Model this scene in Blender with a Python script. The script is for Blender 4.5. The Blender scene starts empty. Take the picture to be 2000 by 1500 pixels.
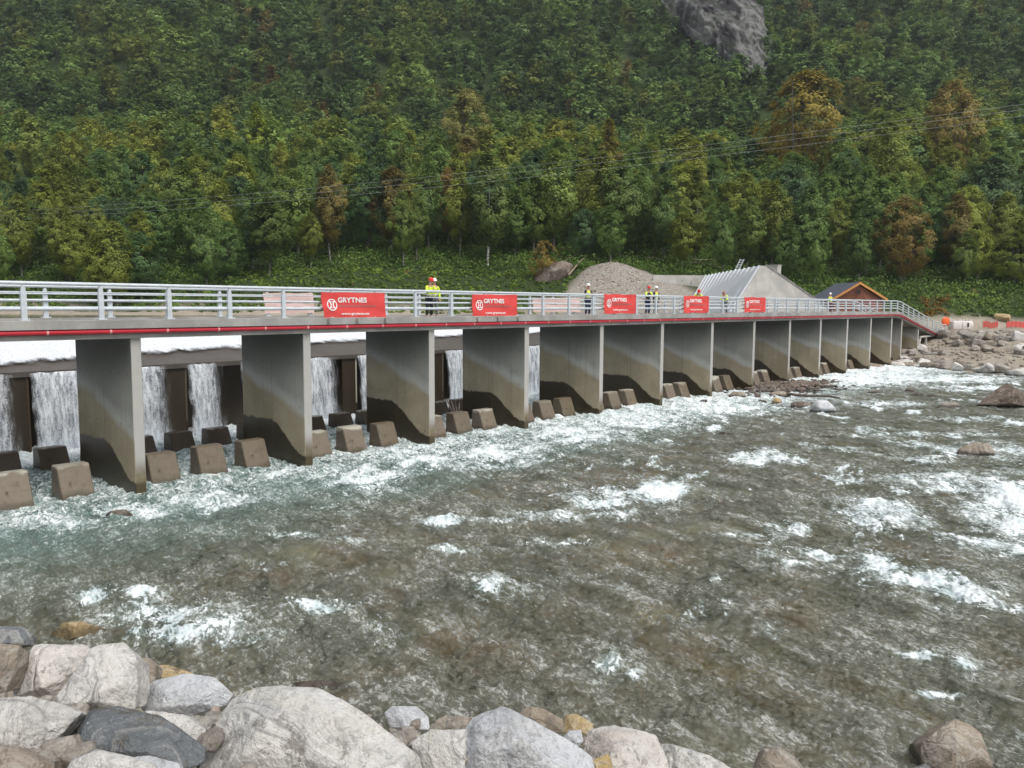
import bpy, bmesh, math, random
import numpy as np
from mathutils import Vector, Matrix, Euler, noise as mnoise
random.seed(7); rng = np.random.default_rng(7)
R = math.radians
SC = bpy.context.scene
COL = SC.collection

# ------------------------------------------------------------------ camera
F_PX, YAW, PITCH, ROLL, EYE = 1607.5, 0.7174, 0.0958, 0.0043, 6.0
fw = np.array([math.cos(YAW)*math.cos(PITCH), math.sin(YAW)*math.cos(PITCH), -math.sin(PITCH)])
rt0 = np.array([math.sin(YAW), -math.cos(YAW), 0.0]); up0 = np.cross(rt0, fw)
RT = math.cos(ROLL)*rt0 + math.sin(ROLL)*up0; UP = -math.sin(ROLL)*rt0 + math.cos(ROLL)*up0
CAM = np.array([0, 0, EYE])
cam = bpy.data.cameras.new('camera'); cam.sensor_width = 36; cam.lens = F_PX/2000*36; cam.clip_end = 3000; cam.clip_start = .1
camo = bpy.data.objects.new('camera', cam); COL.objects.link(camo)
M = Matrix(((RT[0], UP[0], -fw[0], 0), (RT[1], UP[1], -fw[1], 0), (RT[2], UP[2], -fw[2], EYE), (0, 0, 0, 1)))
camo.matrix_world = M; SC.camera = camo

# ------------------------------------------------------------------ world, sun, exposure
SUN_EL, SUN_ROT = R(57), R(-172)
w = bpy.data.worlds.new('World'); SC.world = w; w.use_nodes = True
nt = w.node_tree; nt.nodes.clear()
sky = nt.nodes.new('ShaderNodeTexSky'); sky.sky_type = 'NISHITA'; sky.sun_disc = False
sky.sun_elevation = SUN_EL; sky.sun_rotation = SUN_ROT; sky.air_density = 1.0; sky.dust_density = 4.0; sky.ozone_density = 1.0
hs = nt.nodes.new('ShaderNodeHueSaturation'); hs.inputs['Saturation'].default_value = 0.32
bg = nt.nodes.new('ShaderNodeBackground'); bg.inputs[1].default_value = 0.15
wo = nt.nodes.new('ShaderNodeOutputWorld')
nt.links.new(sky.outputs[0], hs.inputs['Color']); nt.links.new(hs.outputs[0], bg.inputs[0]); nt.links.new(bg.outputs[0], wo.inputs[0])
sl = bpy.data.lights.new('sun', 'SUN'); sl.energy = 1.5; sl.angle = R(20); sl.color = (1, .97, .92)
so = bpy.data.objects.new('sun', sl); COL.objects.link(so)
# sky rotation 0 = +Y, clockwise seen from above
sd = Vector((math.sin(SUN_ROT)*math.cos(SUN_EL), math.cos(SUN_ROT)*math.cos(SUN_EL), math.sin(SUN_EL)))
so.rotation_euler = (-sd).to_track_quat('-Z', 'Y').to_euler()
SC.view_settings.view_transform = 'Standard'; SC.view_settings.look = 'None'
SC.view_settings.exposure = 0.45; SC.view_settings.gamma = 1.0
SC.render.engine = 'CYCLES'
cy = SC.cycles; cy.max_bounces = 8; cy.diffuse_bounces = 3; cy.glossy_bounces = 3; cy.transmission_bounces = 6; cy.transparent_max_bounces = 12
cy.use_denoising = True; cy.caustics_refractive = True; cy.caustics_reflective = False

# ------------------------------------------------------------------ haze (light valley air)
def haze():
    me = bpy.data.meshes.new('haze'); bm = bmesh.new(); bmesh.ops.create_cube(bm, size=1); bm.to_mesh(me); bm.free()
    o = bpy.data.objects.new('haze', me); COL.objects.link(o); o.scale = (2600, 2600, 702); o.location = (0, 0, 345); o['kind'] = 'stuff'
    m = bpy.data.materials.new('haze'); m.use_nodes = True; t = m.node_tree; t.nodes.clear(); out = t.nodes.new('ShaderNodeOutputMaterial'); v = t.nodes.new('ShaderNodeVolumePrincipled')
    v.inputs['Color'].default_value = (.86, .92, 1, 1); v.inputs['Density'].default_value = HAZE; v.inputs['Anisotropy'].default_value = .2
    t.links.new(v.outputs[0], out.inputs['Volume']); me.materials.append(m)
HAZE = .00017
haze()
# ------------------------------------------------------------------ helpers
def ray(x, y): return fw + RT*(x-1000)/F_PX + UP*(750-y)/F_PX
def on_z(x, y, z): d = ray(x, y); return CAM + d*((z-EYE)/d[2])
def on_y(x, y, Y): d = ray(x, y); return CAM + d*(Y/d[1])
def on_d(x, y, D): return CAM + ray(x, y)*D
def fan_dl(X, Y):      # horizontal distance ahead of, and to the side of, the viewpoint
    return X*math.cos(YAW)+Y*math.sin(YAW), X*math.sin(YAW)-Y*math.cos(YAW)
def from_dl(d, l): return d*math.cos(YAW)+l*math.sin(YAW), d*math.sin(YAW)-l*math.cos(YAW)
def to_px(P):
    D = P-CAM; z = D@fw; z = np.where(np.abs(z) < .01, .01, z)
    return 1000+F_PX*(D@RT)/z, 750-F_PX*(D@UP)/z
def sst(a, b, x):
    t = np.clip((x-a)/(b-a), 0, 1); return t*t*(3-2*t)
_perm = {}
def perlin(x, y, seed=0):
    if seed not in _perm:
        r = np.random.default_rng(1000+seed); _perm[seed] = (r.permutation(512), r.random(512)*2*np.pi)
    p, a = _perm[seed]
    xi = np.floor(x).astype(np.int64); yi = np.floor(y).astype(np.int64); xf = x-xi; yf = y-yi
    u = xf*xf*xf*(xf*(xf*6-15)+10); v = yf*yf*yf*(yf*(yf*6-15)+10)
    def g(i, j, fx, fy):
        an = a[p[(p[i & 511]+j) & 511]]; return np.cos(an)*fx+np.sin(an)*fy
    n0 = g(xi, yi, xf, yf)*(1-u)+g(xi+1, yi, xf-1, yf)*u
    n1 = g(xi, yi+1, xf, yf-1)*(1-u)+g(xi+1, yi+1, xf-1, yf-1)*u
    return (n0*(1-v)+n1*v)*1.5
def fbm(x, y, o=4, seed=0, g=.5):
    s = 0; a = 1; t = 0
    for k in range(o): s = s+a*perlin(x*2**k, y*2**k, seed+k); t += a; a *= g
    return s/t
def fbm3(P, o=4, seed=0, g=.5):     # cheap 3-D noise from three slanted 2-D ones
    x, y, z = P[:, 0], P[:, 1], P[:, 2]
    return (fbm(x+.37*z, y-.41*z, o, seed, g)+fbm(y+.29*x+7, z+.33*x, o, seed+11, g)+fbm(z+.31*y+3, x-.27*y+5, o, seed+23, g))/2.0
def worley(x, y, seed=0, n=2):
    xi = np.floor(x).astype(np.int64); yi = np.floor(y).astype(np.int64)
    r = np.random.default_rng(seed); tab = r.random((256, 3)); pm = r.permutation(256)
    f1 = np.full(x.shape, 9.); f2 = np.full(x.shape, 9.); cid = np.zeros(x.shape)
    for i in (-1, 0, 1):
        for j in (-1, 0, 1):
            h = pm[(pm[(xi+i) & 255]+yi+j) & 255]; t = tab[h]
            dd = np.hypot(xi+i+t[..., 0]-x, yi+j+t[..., 1]-y)
            m = dd < f1; f2 = np.where(m, f1, np.minimum(f2, dd)); cid = np.where(m, t[..., 2], cid); f1 = np.where(m, dd, f1)
    return f1, f2, cid

def tag(o, label=None, cat=None, group=None, kind=None):
    if label: o['label'] = label
    if cat: o['category'] = cat
    if group: o['group'] = group
    if kind: o['kind'] = kind
    return o
def empty(name, loc=(0, 0, 0), rz=0.0, label=None, cat=None, group=None):
    o = bpy.data.objects.new(name, None); COL.objects.link(o); o.location = loc; o.rotation_euler = (0, 0, rz); o.empty_display_size = .2
    return tag(o, label, cat, group)
def link(name, me, mat=None, parent=None, loc=None):
    o = bpy.data.objects.new(name, me); COL.objects.link(o)
    if mat is not None and not me.materials: me.materials.append(mat)
    if parent: o.parent = parent
    if loc is not None: o.location = loc
    return o
def mesh_np(name, V, Fq, smooth=False, attrs=None, mat=None):
    V = np.ascontiguousarray(V, dtype=np.float32); Fq = np.ascontiguousarray(Fq, dtype=np.int32); n, k = Fq.shape
    me = bpy.data.meshes.new(name); me.vertices.add(len(V)); me.vertices.foreach_set('co', V.ravel())
    me.loops.add(n*k); me.loops.foreach_set('vertex_index', Fq.ravel())
    me.polygons.add(n); me.polygons.foreach_set('loop_start', np.arange(0, n*k, k, dtype=np.int32)); me.polygons.foreach_set('loop_total', np.full(n, k, dtype=np.int32))
    me.polygons.foreach_set('use_smooth', np.full(n, smooth)); me.update(calc_edges=True)
    for an, (ty, arr) in (attrs or {}).items():
        a = me.attributes.new(an, ty, 'POINT')
        if ty == 'FLOAT': a.data.foreach_set('value', np.ascontiguousarray(arr, dtype=np.float32))
        else: a.data.foreach_set('color', np.ascontiguousarray(arr, dtype=np.float32).ravel())
    if mat is not None: me.materials.append(mat)
    return me
def grid_faces(nr, nc, keep=None):
    i = np.arange(nr-1)[:, None]*nc+np.arange(nc-1)[None, :]
    f = np.stack([i, i+1, i+nc+1, i+nc], -1).reshape(-1, 4)
    return f if keep is None else f[keep.reshape(-1)]
def compact(V, Fq, *arrs):
    used = np.zeros(len(V), bool); used[Fq.ravel()] = True; idx = np.cumsum(used)-1
    return (V[used], idx[Fq])+tuple(a[used] for a in arrs)

class MB:      # collects boxes, prisms and tubes, builds ONE mesh object
    def __init__(s): s.v = []; s.f = []
    def add(s, vs, fs):
        b = len(s.v); s.v += [tuple(map(float, v)) for v in vs]; s.f += [tuple(b+i for i in f) for f in fs]
    def box(s, a, b, bev=0):
        x0, y0, z0 = a; x1, y1, z1 = b
        if not bev:
            s.add([(x0, y0, z0), (x1, y0, z0), (x1, y1, z0), (x0, y1, z0), (x0, y0, z1), (x1, y0, z1), (x1, y1, z1), (x0, y1, z1)],
                  [(0, 3, 2, 1), (4, 5, 6, 7), (0, 1, 5, 4), (1, 2, 6, 5), (2, 3, 7, 6), (3, 0, 4, 7)])
        else:
            e = bev; pr = [(x0+e, y0), (x1-e, y0), (x1, y0+e), (x1, y1-e), (x1-e, y1), (x0+e, y1), (x0, y1-e), (x0, y0+e)]
            ins = [(min(max(x, x0+e), x1-e), min(max(y, y0+e), y1-e)) for x, y in pr]
            vs = [(x, y, z0) for x, y in pr]+[(x, y, z1-e) for x, y in pr]+[((x+u)/2 if 0 else u, v, z1) for (x, y), (u, v) in zip(pr, ins)]
            fs = [tuple(range(7, -1, -1))]+[(i, (i+1) % 8, 8+(i+1) % 8, 8+i) for i in range(8)]+[(8+i, 8+(i+1) % 8, 16+(i+1) % 8, 16+i) for i in range(8)]
            s.add(vs, fs); s.add([(x0+e, y0+e, z1), (x1-e, y0+e, z1), (x1-e, y1-e, z1), (x0+e, y1-e, z1)], [(0, 1, 2, 3)])
    def tube(s, pts, r, n=8, caps=True, r1=None):
        pts = [Vector(p) for p in pts]; m = len(pts); rings = []
        up = Vector((0, 0, 1))
        for i, p in enumerate(pts):
            t = (pts[min(i+1, m-1)]-pts[max(i-1, 0)]).normalized()
            a = t.cross(up if abs(t.z) < .95 else Vector((1, 0, 0))).normalized(); b = t.cross(a)
            rr = r if r1 is None else r+(r1-r)*i/(m-1)
            rings.append([p+(a*math.cos(2*math.pi*k/n)+b*math.sin(2*math.pi*k/n))*rr for k in range(n)])
        vs = [v for rg in rings for v in rg]
        fs = [(i*n+k, i*n+(k+1) % n, (i+1)*n+(k+1) % n, (i+1)*n+k) for i in range(m-1) for k in range(n)]
        if caps: fs += [tuple(range(n-1, -1, -1)), tuple((m-1)*n+k for k in range(n))]
        s.add(vs, fs)
    def prism(s, poly, path_a, path_b):   # poly in (y,z) extruded from x=path_a to path_b
        n = len(poly); s.add([(path_a, y, z) for y, z in poly]+[(path_b, y, z) for y, z in poly],
                             [tuple(range(n)), tuple(range(2*n-1, n-1, -1))]+[(i, n+i, n+(i+1) % n, (i+1) % n) for i in range(n)])
    def sweep(s, poly, path):             # poly (dy,dz), path of (x, y, z)
        n = len(poly); m = len(path)
        s.add([(x, y+a, z+b) for x, y, z in path for a, b in poly],
              [tuple(range(n)), tuple(range(m*n-1, (m-1)*n-1, -1))]+[(j*n+i, (j+1)*n+i, (j+1)*n+(i+1) % n, j*n+(i+1) % n) for j in range(m-1) for i in range(n)])
    def build(s, name, mat, parent=None, smooth=False, loc=None):
        me = bpy.data.meshes.new(name); me.from_pydata(s.v, [], s.f)
        bm = bmesh.new(); bm.from_mesh(me); bmesh.ops.recalc_face_normals(bm, faces=bm.faces); bm.to_mesh(me); bm.free()
        if smooth:
            me.polygons.foreach_set('use_smooth', [True]*len(me.polygons)); 
            try: me.set_sharp_from_angle(angle=R(40))
            except Exception: pass
        return link(name, me, mat, parent, loc)
def children(o): return [c for c in bpy.data.objects if c.parent == o]
def copy_tree(o, parent=None, kids=None):
    c = o.copy(); COL.objects.link(c); c.parent = parent
    for ch in o.children: copy_tree(ch, c)
    return c

# ------------------------------------------------------------------ material helpers
class NT:
    def __init__(s, name):
        s.m = bpy.data.materials.new(name); s.m.use_nodes = True; s.t = s.m.node_tree; s.t.nodes.clear()
        s.out = s.n('OutputMaterial')
    def n(s, ty, **kw):
        nd = s.t.nodes.new('ShaderNode'+ty)
        for k, v in kw.items():
            if k.startswith('i_'): s.set(nd.inputs[k[2:].replace('_', ' ')], v)
            else: setattr(nd, k, v)
        return nd
    def set(s, sock, v):
        if isinstance(v, bpy.types.NodeSocket): s.t.links.new(v, sock)
        elif isinstance(v, (tuple, list)) and len(v) == 3 and sock.type == 'RGBA': sock.default_value = (*v, 1)
        else: sock.default_value = v
    def math(s, op, a, b=0.0, c=None, clamp=False):
        nd = s.n('Math', operation=op, use_clamp=clamp); s.set(nd.inputs[0], a); s.set(nd.inputs[1], b)
        if c is not None: s.set(nd.inputs[2], c)
        return nd.outputs[0]
    def mix(s, f, a, b, mode='MIX'):
        nd = s.n('Mix', data_type='RGBA', blend_type=mode); s.set(nd.inputs[0], f); s.set(nd.inputs[6], a); s.set(nd.inputs[7], b); return nd.outputs[2]
    def ramp(s, f, stops, interp='LINEAR'):
        nd = s.n('ValToRGB'); e = nd.color_ramp.elements; nd.color_ramp.interpolation = interp
        while len(e) < len(stops): e.new(.5)
        for el, (p, c) in zip(e, stops): el.position = p; el.color = (*c, 1) if len(c) == 3 else (c[0],)*3+(1,)
        s.set(nd.inputs[0], f); return nd.outputs[0]
    def range(s, v, a, b, c=0., d=1., smooth=True):
        nd = s.n('MapRange', interpolation_type='SMOOTHSTEP' if smooth else 'LINEAR'); s.set(nd.inputs[0], v); s.set(nd.inputs[1], a); s.set(nd.inputs[2], b); s.set(nd.inputs[3], c); s.set(nd.inputs[4], d); return nd.outputs[0]
    def noise(s, vec, scale, detail=4, rough=.55, dist=0., out=0):
        nd = s.n('TexNoise'); s.set(nd.inputs['Vector'], vec); nd.inputs['Scale'].default_value = scale; nd.inputs['Detail'].default_value = detail
        nd.inputs['Roughness'].default_value = rough; nd.inputs['Distortion'].default_value = dist; return nd.outputs[out]
    def vor(s, vec, scale, feat='F1', out='Distance', rnd=1.0):
        nd = s.n('TexVoronoi', feature=feat); s.set(nd.inputs['Vector'], vec); nd.inputs['Scale'].default_value = scale; nd.inputs['Randomness'].default_value = rnd; return nd.outputs[out]
    def map(s, vec, scale=(1, 1, 1), rot=(0, 0, 0), loc=(0, 0, 0)):
        nd = s.n('Mapping'); s.set(nd.inputs[0], vec); nd.inputs['Scale'].default_value = scale; nd.inputs['Rotation'].default_value = rot
        if isinstance(loc, bpy.types.NodeSocket): s.set(nd.inputs['Location'], loc)
        else: nd.inputs['Location'].default_value = loc
        return nd.outputs[0]
    def pos(s): return s.n('NewGeometry').outputs['Position']
    def obj(s): return s.n('TexCoord').outputs['Object']
    def sep(s, v): return s.n('SeparateXYZ', i_Vector=v).outputs
    def rnd(s): return s.n('ObjectInfo').outputs['Random']
    def bump(s, h, st=.5, dist=.02, nrm=None):
        nd = s.n('Bump'); s.set(nd.inputs['Height'], h); nd.inputs['Strength'].default_value = st; nd.inputs['Distance'].default_value = dist
        if nrm is not None: s.set(nd.inputs['Normal'], nrm)
        return nd.outputs[0]
    def pri(s, col, rough=.7, nrm=None, metal=0., spec=.5, **kw):
        nd = s.n('BsdfPrincipled'); s.set(nd.inputs['Base Color'], col); s.set(nd.inputs['Roughness'], rough); s.set(nd.inputs['Metallic'], metal)
        s.set(nd.inputs['Specular IOR Level'], spec)
        if nrm is not None: s.set(nd.inputs['Normal'], nrm)
        for k, v in kw.items(): s.set(nd.inputs[k.replace('_', ' ')], v)
        return nd.outputs[0]
    def done(s, sh): s.t.links.new(sh, s.out.inputs[0]); return s.m
    def mixs(s, f, a, b):
        nd = s.n('MixShader'); s.set(nd.inputs[0], f); s.t.links.new(a, nd.inputs[1]); s.t.links.new(b, nd.inputs[2]); return nd.outputs[0]

def simple(name, col, rough=.6, metal=0., var=.15, scale=4., bump=.0):
    t = NT(name); p = t.obj(); n = t.noise(p, scale, 5)
    c = t.mix(1.0, col, t.ramp(n, [(.25, (1-var,)*3), (.75, (1+var,)*3)]), 'MULTIPLY')
    return t.done(t.pri(c, rough, t.bump(n, bump, .01) if bump else None, metal))
MAT = {}
def concrete(name, base=(.36, .35, .325), dark=(.22, .215, .2), streak=True, wet=None):
    t = NT(name); p = t.pos()
    n = t.noise(p, .9, 6, .6); f = t.noise(p, 9, 5, .6)
    c = t.mix(t.range(n, .35, .7), dark, base)
    if streak:
        st = t.noise(t.map(p, (2.2, 2.2, .12)), 1.6, 5, .65); c = t.mix(t.range(st, .5, .75, 0, .45), c, tuple(v*.55 for v in base))
    c = t.mix(t.range(f, .3, .75, 0, .25), c, tuple(v*.7 for v in base))
    if wet is not None:
        z = t.sep(p)[2]; zz = t.math('ADD', z, t.math('MULTIPLY', t.math('SUBTRACT', t.noise(p, 2.5, 4), .5), .5))
        c = t.mix(t.range(zz, wet, wet+.12, 1, 0), c, (.045, .036, .02))
    return t.done(t.pri(c, .85, t.bump(f, .25, .01), spec=.3))
MAT['concrete'] = concrete('concrete'); MAT['kerb'] = concrete('kerb concrete', (.36, .35, .33), (.24, .235, .22))
MAT['wall'] = concrete('pale wall concrete', (.54, .52, .475), (.40, .39, .36))
def pier_mat():
    t = NT('pier concrete'); p = t.obj(); x, y, z = t.sep(p); rn = t.rnd()
    off = t.n('CombineXYZ'); t.set(off.inputs[0], t.math('MULTIPLY', rn, 40.)); q = t.n('VectorMath', operation='ADD'); t.set(q.inputs[0], p); t.set(q.inputs[1], off.outputs[0]); q = q.outputs[0]
    n = t.noise(q, .8, 5); f = t.noise(q, 11, 5, .6); f2 = t.noise(q, 3., 6, .65)
    grey = t.mix(t.range(n, .3, .7), (.27, .27, .245), (.34, .34, .31))
    tan = t.mix(t.range(n, .3, .7), (.30, .26, .175), (.39, .34, .235))
    # height of the tan stain edge falls from back (y=4.2) to front (y=0)
    edge = t.math('ADD', t.math('MULTIPLY_ADD', y, .36, 1.75), t.math('MULTIPLY_ADD', n, .8, t.math('MULTIPLY', rn, .9)))
    edge = t.math('ADD', edge, -.4)
    dz = t.math('SUBTRACT', z, edge)
    c = t.mix(t.range(dz, -.25, .25), tan, grey)
    pale = t.math('MULTIPLY', t.range(dz, -.3, .05), t.range(dz, .05, .55, 1, 0)); c = t.mix(t.math('MULTIPLY', pale, .75), c, (.46, .465, .445))
    # darker towards the top
    top_dark = t.range(t.math('ADD', z, t.math('MULTIPLY', n, 1.2)), 3.4, 5.3, 0, .80); c = t.mix(top_dark, c, (.05, .054, .05))
    # wavy wet band
    yy = t.math('SUBTRACT', y, t.math('MULTIPLY_ADD', rn, 1.0, 2.3))
    hump = t.range(y, 0.1, t.math('MULTIPLY_ADD', rn, .9, 2.0), 0, 1.0)
    wet = t.math('ADD', t.math('MULTIPLY_ADD', hump, t.math('MULTIPLY_ADD', rn, .45, 1.05), .38), t.math('MULTIPLY', t.math('SUBTRACT', f2, .5), .35))
    wm = t.range(t.math('SUBTRACT', z, wet), -.03, .06, 1, 0)
    line = t.math('MULTIPLY', t.range(t.math('SUBTRACT', z, t.math('ADD', wet, .42)), -.06, 0), t.range(t.math('SUBTRACT', z, t.math('ADD', wet, .42)), 0, .06, 1, 0))
    c = t.mix(t.math('MULTIPLY', line, .25), c, (.3, .27, .2))
    st = t.noise(t.map(q, (3, 3, .1)), 2., 5, .6); c = t.mix(t.range(st, .5, .8, 0, .3), c, (.1, .095, .075))
    hy = t.math('SUBTRACT', t.math('FRACT', t.math('MULTIPLY', y, 1.67)), .5); hz = t.math('SUBTRACT', t.math('FRACT', t.math('MULTIPLY_ADD', z, .62, .15)), .5)
    rr = t.math('ADD', t.math('POWER', t.math('MULTIPLY', hy, .6), 2.), t.math('POWER', t.math('MULTIPLY', hz, 1.6), 2.)); c = t.mix(t.range(rr, .0006, .0016, .6, 0), c, (.05, .05, .045))
    c = t.mix(wm, c, t.mix(f2, (.022, .018, .009), (.06, .045, .022)))
    # the front edge is dry pale concrete, brown at the foot
    front = t.range(y, .0, .012, 1, 0)
    fc = t.mix(t.range(z, .5, 1.3, 0, 1), t.mix(t.range(f2, .3, .7), (.2, .17, .11), (.09, .07, .04)), t.mix(f2, (.33, .325, .305), (.42, .41, .385)))
    fc = t.mix(t.range(t.math('ADD', z, t.math('MULTIPLY', f2, .3)), .45, .6, 1, 0), fc, (.07, .055, .03))
    c = t.mix(front, c, fc)
    # formwork joint
    j = t.range(t.math('ABSOLUTE', t.math('SUBTRACT', y, 2.1)), 0.0, .03, .5, 0); c = t.mix(j, c, (.12, .12, .11))
    return t.done(t.pri(c, t.mix(wm, (.75,)*3, (.3,)*3), t.bump(t.math('ADD', f, t.math('MULTIPLY', f2, .6)), .25, .01), spec=.4))
MAT['pier'] = pier_mat()
def block_mat():
    t = NT('wet baffle concrete'); p = t.pos(); rn = t.rnd(); f = t.noise(p, 7, 6, .65); z = t.sep(p)[2]; nrm = t.sep(t.n('NewGeometry').outputs['Normal'])
    n = t.noise(p, 1.6, 5, .6); c = t.mix(f, t.mix(rn, (.085, .066, .040), (.12, .092, .062)), t.mix(rn, (.16, .125, .085), (.22, .18, .135)))
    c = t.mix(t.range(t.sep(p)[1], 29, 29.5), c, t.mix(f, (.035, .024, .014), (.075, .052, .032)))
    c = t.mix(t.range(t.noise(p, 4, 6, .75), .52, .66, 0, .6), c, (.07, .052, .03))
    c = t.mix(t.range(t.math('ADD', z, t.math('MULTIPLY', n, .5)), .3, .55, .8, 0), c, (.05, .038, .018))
    c = t.mix(t.math('MULTIPLY', t.range(t.math('ADD', z, t.math('MULTIPLY', n, .5)), 1.12, 1.25), t.range(rn, .35, .7)), c, (.42, .40, .33))
    return t.done(t.pri(c, .4, t.bump(f, .3, .012), spec=.5))
MAT['block'] = block_mat()
MAT['galv'] = simple('galvanised steel', (.53, .57, .60), .5, .2, .12, 6)
MAT['red_pipe'] = simple('red plastic pipe', (.46, .018, .035), .38, 0, .12, 2)
MAT['banner'] = simple('red banner cloth', (.62, .055, .05), .65, 0, .12, 2.5)
MAT['banner_back'] = simple('faded banner cloth', (.58, .43, .40), .7, 0, .1, 2.5)
MAT['white'] = simple('white paint', (.8, .8, .78), .6, 0, .05)
MAT['grey_print'] = simple('grey print', (.42, .16, .16), .6, 0, .05)
MAT['knot'] = simple('rope', (.12, .09, .06), .9)
MAT['hivis'] = simple('hi-vis cloth', (.60, .82, .04), .7, 0, .15, 9)
MAT['silver'] = simple('reflective strip', (.6, .6, .58), .4)
MAT['navy'] = simple('navy cloth', (.02, .03, .085), .8); MAT['black'] = simple('black cloth', (.012, .013, .016), .8)
MAT['grey_cloth'] = simple('grey cloth', (.13, .14, .15), .8); MAT['maroon'] = simple('maroon cloth', (.12, .03, .03), .8)
MAT['skin'] = simple('skin', (.52, .30, .21), .55); MAT['helmet_white'] = simple('white helmet', (.82, .82, .8), .35)
MAT['helmet_red'] = simple('red helmet', (.65, .03, .03), .35); MAT['helmet_brown'] = simple('brown helmet', (.30, .13, .09), .4)
MAT['beard'] = simple('ginger beard', (.5, .14, .04), .9); MAT['dark'] = simple('dark', (.015, .015, .015), .9)
MAT['orange'] = simple('orange plastic', (.75, .12, .02), .5); MAT['wood'] = simple('weathered wood', (.22, .17, .12), .85, 0, .4, 8, .3)
MAT['cable'] = simple('aluminium cable', (.30, .31, .30), .6, .0)
MAT['trim'] = simple('orange timber trim', (.48, .22, .06), .6, 0, .2)
def cladding():
    t = NT('brown timber cladding'); p = t.obj(); z = t.sep(p)[2]
    fr = t.math('FRACT', t.math('MULTIPLY', z, 5.5)); n = t.noise(t.map(p, (1, 1, 6)), 2, 5)
    c = t.mix(n, (.15, .052, .03), (.26, .10, .058)); c = t.mix(t.range(fr, .0, .16, .8, 0), c, (.03, .015, .01))
    return t.done(t.pri(c, .7, t.bump(fr, .4, .02)))
MAT['cladding'] = cladding()
def roofm():
    t = NT('dark roof felt'); p = t.obj(); n = t.noise(p, 2, 5)
    return t.done(t.pri(t.mix(n, (.045, .052, .07), (.09, .10, .125)), .75, t.bump(n, .2, .02)))
MAT['roof'] = roofm()
def panelm():
    t = NT('pale ribbed panel'); p = t.pos(); n = t.noise(t.map(p, (1, 1, .5)), 1.2, 5)
    return t.done(t.pri(t.mix(n, (.50, .52, .54), (.66, .68, .70)), .6, None, .1))
MAT['panel'] = panelm()
def rockmat(name, c1, c2, c3, vein=.5, wetz=True, pinks=True, lichen=.4, dark=(.1, .1, .1)):
    t = NT(name); rn = t.rnd(); p0 = t.obj()
    off = t.n('CombineXYZ'); t.set(off.inputs[0], t.math('MULTIPLY', rn, 71.)); t.set(off.inputs[1], t.math('MULTIPLY', rn, 37.))
    q = t.n('VectorMath', operation='ADD'); t.set(q.inputs[0], p0); t.set(q.inputs[1], off.outputs[0]); p = q.outputs[0]
    big = t.noise(p, .9, 5, .6); med = t.noise(p, 3.5, 6, .65, .3); fine = t.noise(p, 24, 6, .7); grain = t.noise(p, 90, 3, .7)
    rot = t.n('VectorRotate', rotation_type='EULER_XYZ'); t.set(rot.inputs['Vector'], p)
    ro = t.n('CombineXYZ'); t.set(ro.inputs[0], t.math('MULTIPLY', rn, 3.)); t.set(ro.inputs[1], t.math('MULTIPLY', rn, 5.)); t.set(rot.inputs['Rotation'], ro.outputs[0])
    warp = t.n('VectorMath', operation='MULTIPLY_ADD'); t.set(warp.inputs[0], t.noise(p, 1.1, 3, .5, 0, 1)); warp.inputs[1].default_value = (1.1, 1.1, 1.1); t.set(warp.inputs[2], rot.outputs[0])
    band = t.noise(t.map(warp.outputs[0], (.6, .6, 8)), 1.2, 8, .70)
    c = t.mix(t.range(big, .35, .65), c1, c2)
    c = t.mix(t.range(med, .48, .66, 0, .8), c, c3)
    c = t.mix(t.range(band, .50, .60, 0, vein), c, (.62, .60, .55))
    c = t.mix(t.range(band, .36, .46, vein*.9, 0), c, tuple(v*.5 for v in c3))
    if pinks: c = t.mix(t.range(t.noise(p, .6, 4), .54, .70, 0, .3), c, (.50, .36, .28))
    sp = t.math('MULTIPLY', t.range(t.noise(p, 6.5, 6, .78), .54, .60), t.range(t.noise(p, 1.1, 3), .46, .58)); c = t.mix(t.math('MULTIPLY', sp, lichen*1.6), c, (.13, .11, .085))
    c = t.mix(t.range(fine, .52, .66, 0, .38), c, dark); c = t.mix(t.range(med, .30, .42, .45, 0), c, tuple(v*.75 for v in c3)); c = t.mix(t.range(grain, .55, .75, 0, .3), c, (.08, .08, .08)); c = t.mix(t.range(grain, .3, .42, .3, 0), c, (.7, .7, .68))
    rough = .85
    if wetz:
        z = t.sep(t.pos())[2]; zz = t.math('ADD', z, t.math('MULTIPLY', t.math('SUBTRACT', med, .5), .3)); wm = t.range(zz, .1, .22, 1, 0)
        c = t.mix(wm, c, t.mix(.28, (.02, .016, .01), c)); rough = t.mix(wm, (.85,)*3, (.25,)*3)
    h = t.math('ADD', t.math('MULTIPLY', med, .8), t.math('ADD', t.math('MULTIPLY', fine, .25), t.math('MULTIPLY', band, .35)))
    chip = t.sep(t.vor(rot.outputs[0], 1.9, 'F1', 'Color'))[0]; chip2 = t.sep(t.vor(warp.outputs[0], 5.5, 'F1', 'Color'))[0]
    h = t.math('ADD', h, t.math('ADD', t.math('MULTIPLY', chip, .35), t.math('MULTIPLY', chip2, .14)))
    crack = t.vor(rot.outputs[0], 1.1, 'DISTANCE_TO_EDGE'); ckm = t.range(t.noise(p, .8, 2), .50, .58); ck = t.math('MAXIMUM', t.range(crack, .0, .02, 0, 1), t.math('SUBTRACT', 1., ckm))
    h = t.math('ADD', h, t.math('MULTIPLY', ck, .12)); c = t.mix(t.math('MULTIPLY', ckm, t.range(crack, 0, .010, .45, 0)), c, (.08, .075, .065))
    return t.done(t.pri(c, rough, t.bump(h, 1.0, .13), spec=.3))
MAT['rock_pale'] = rockmat('pale banded gneiss', (.75, .715, .665), (.64, .63, .61), (.46, .45, .43), .8)
MAT['rock_mid'] = rockmat('weathered tan rock', (.36, .32, .265), (.29, .27, .235), (.20, .18, .15), .4)
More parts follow.
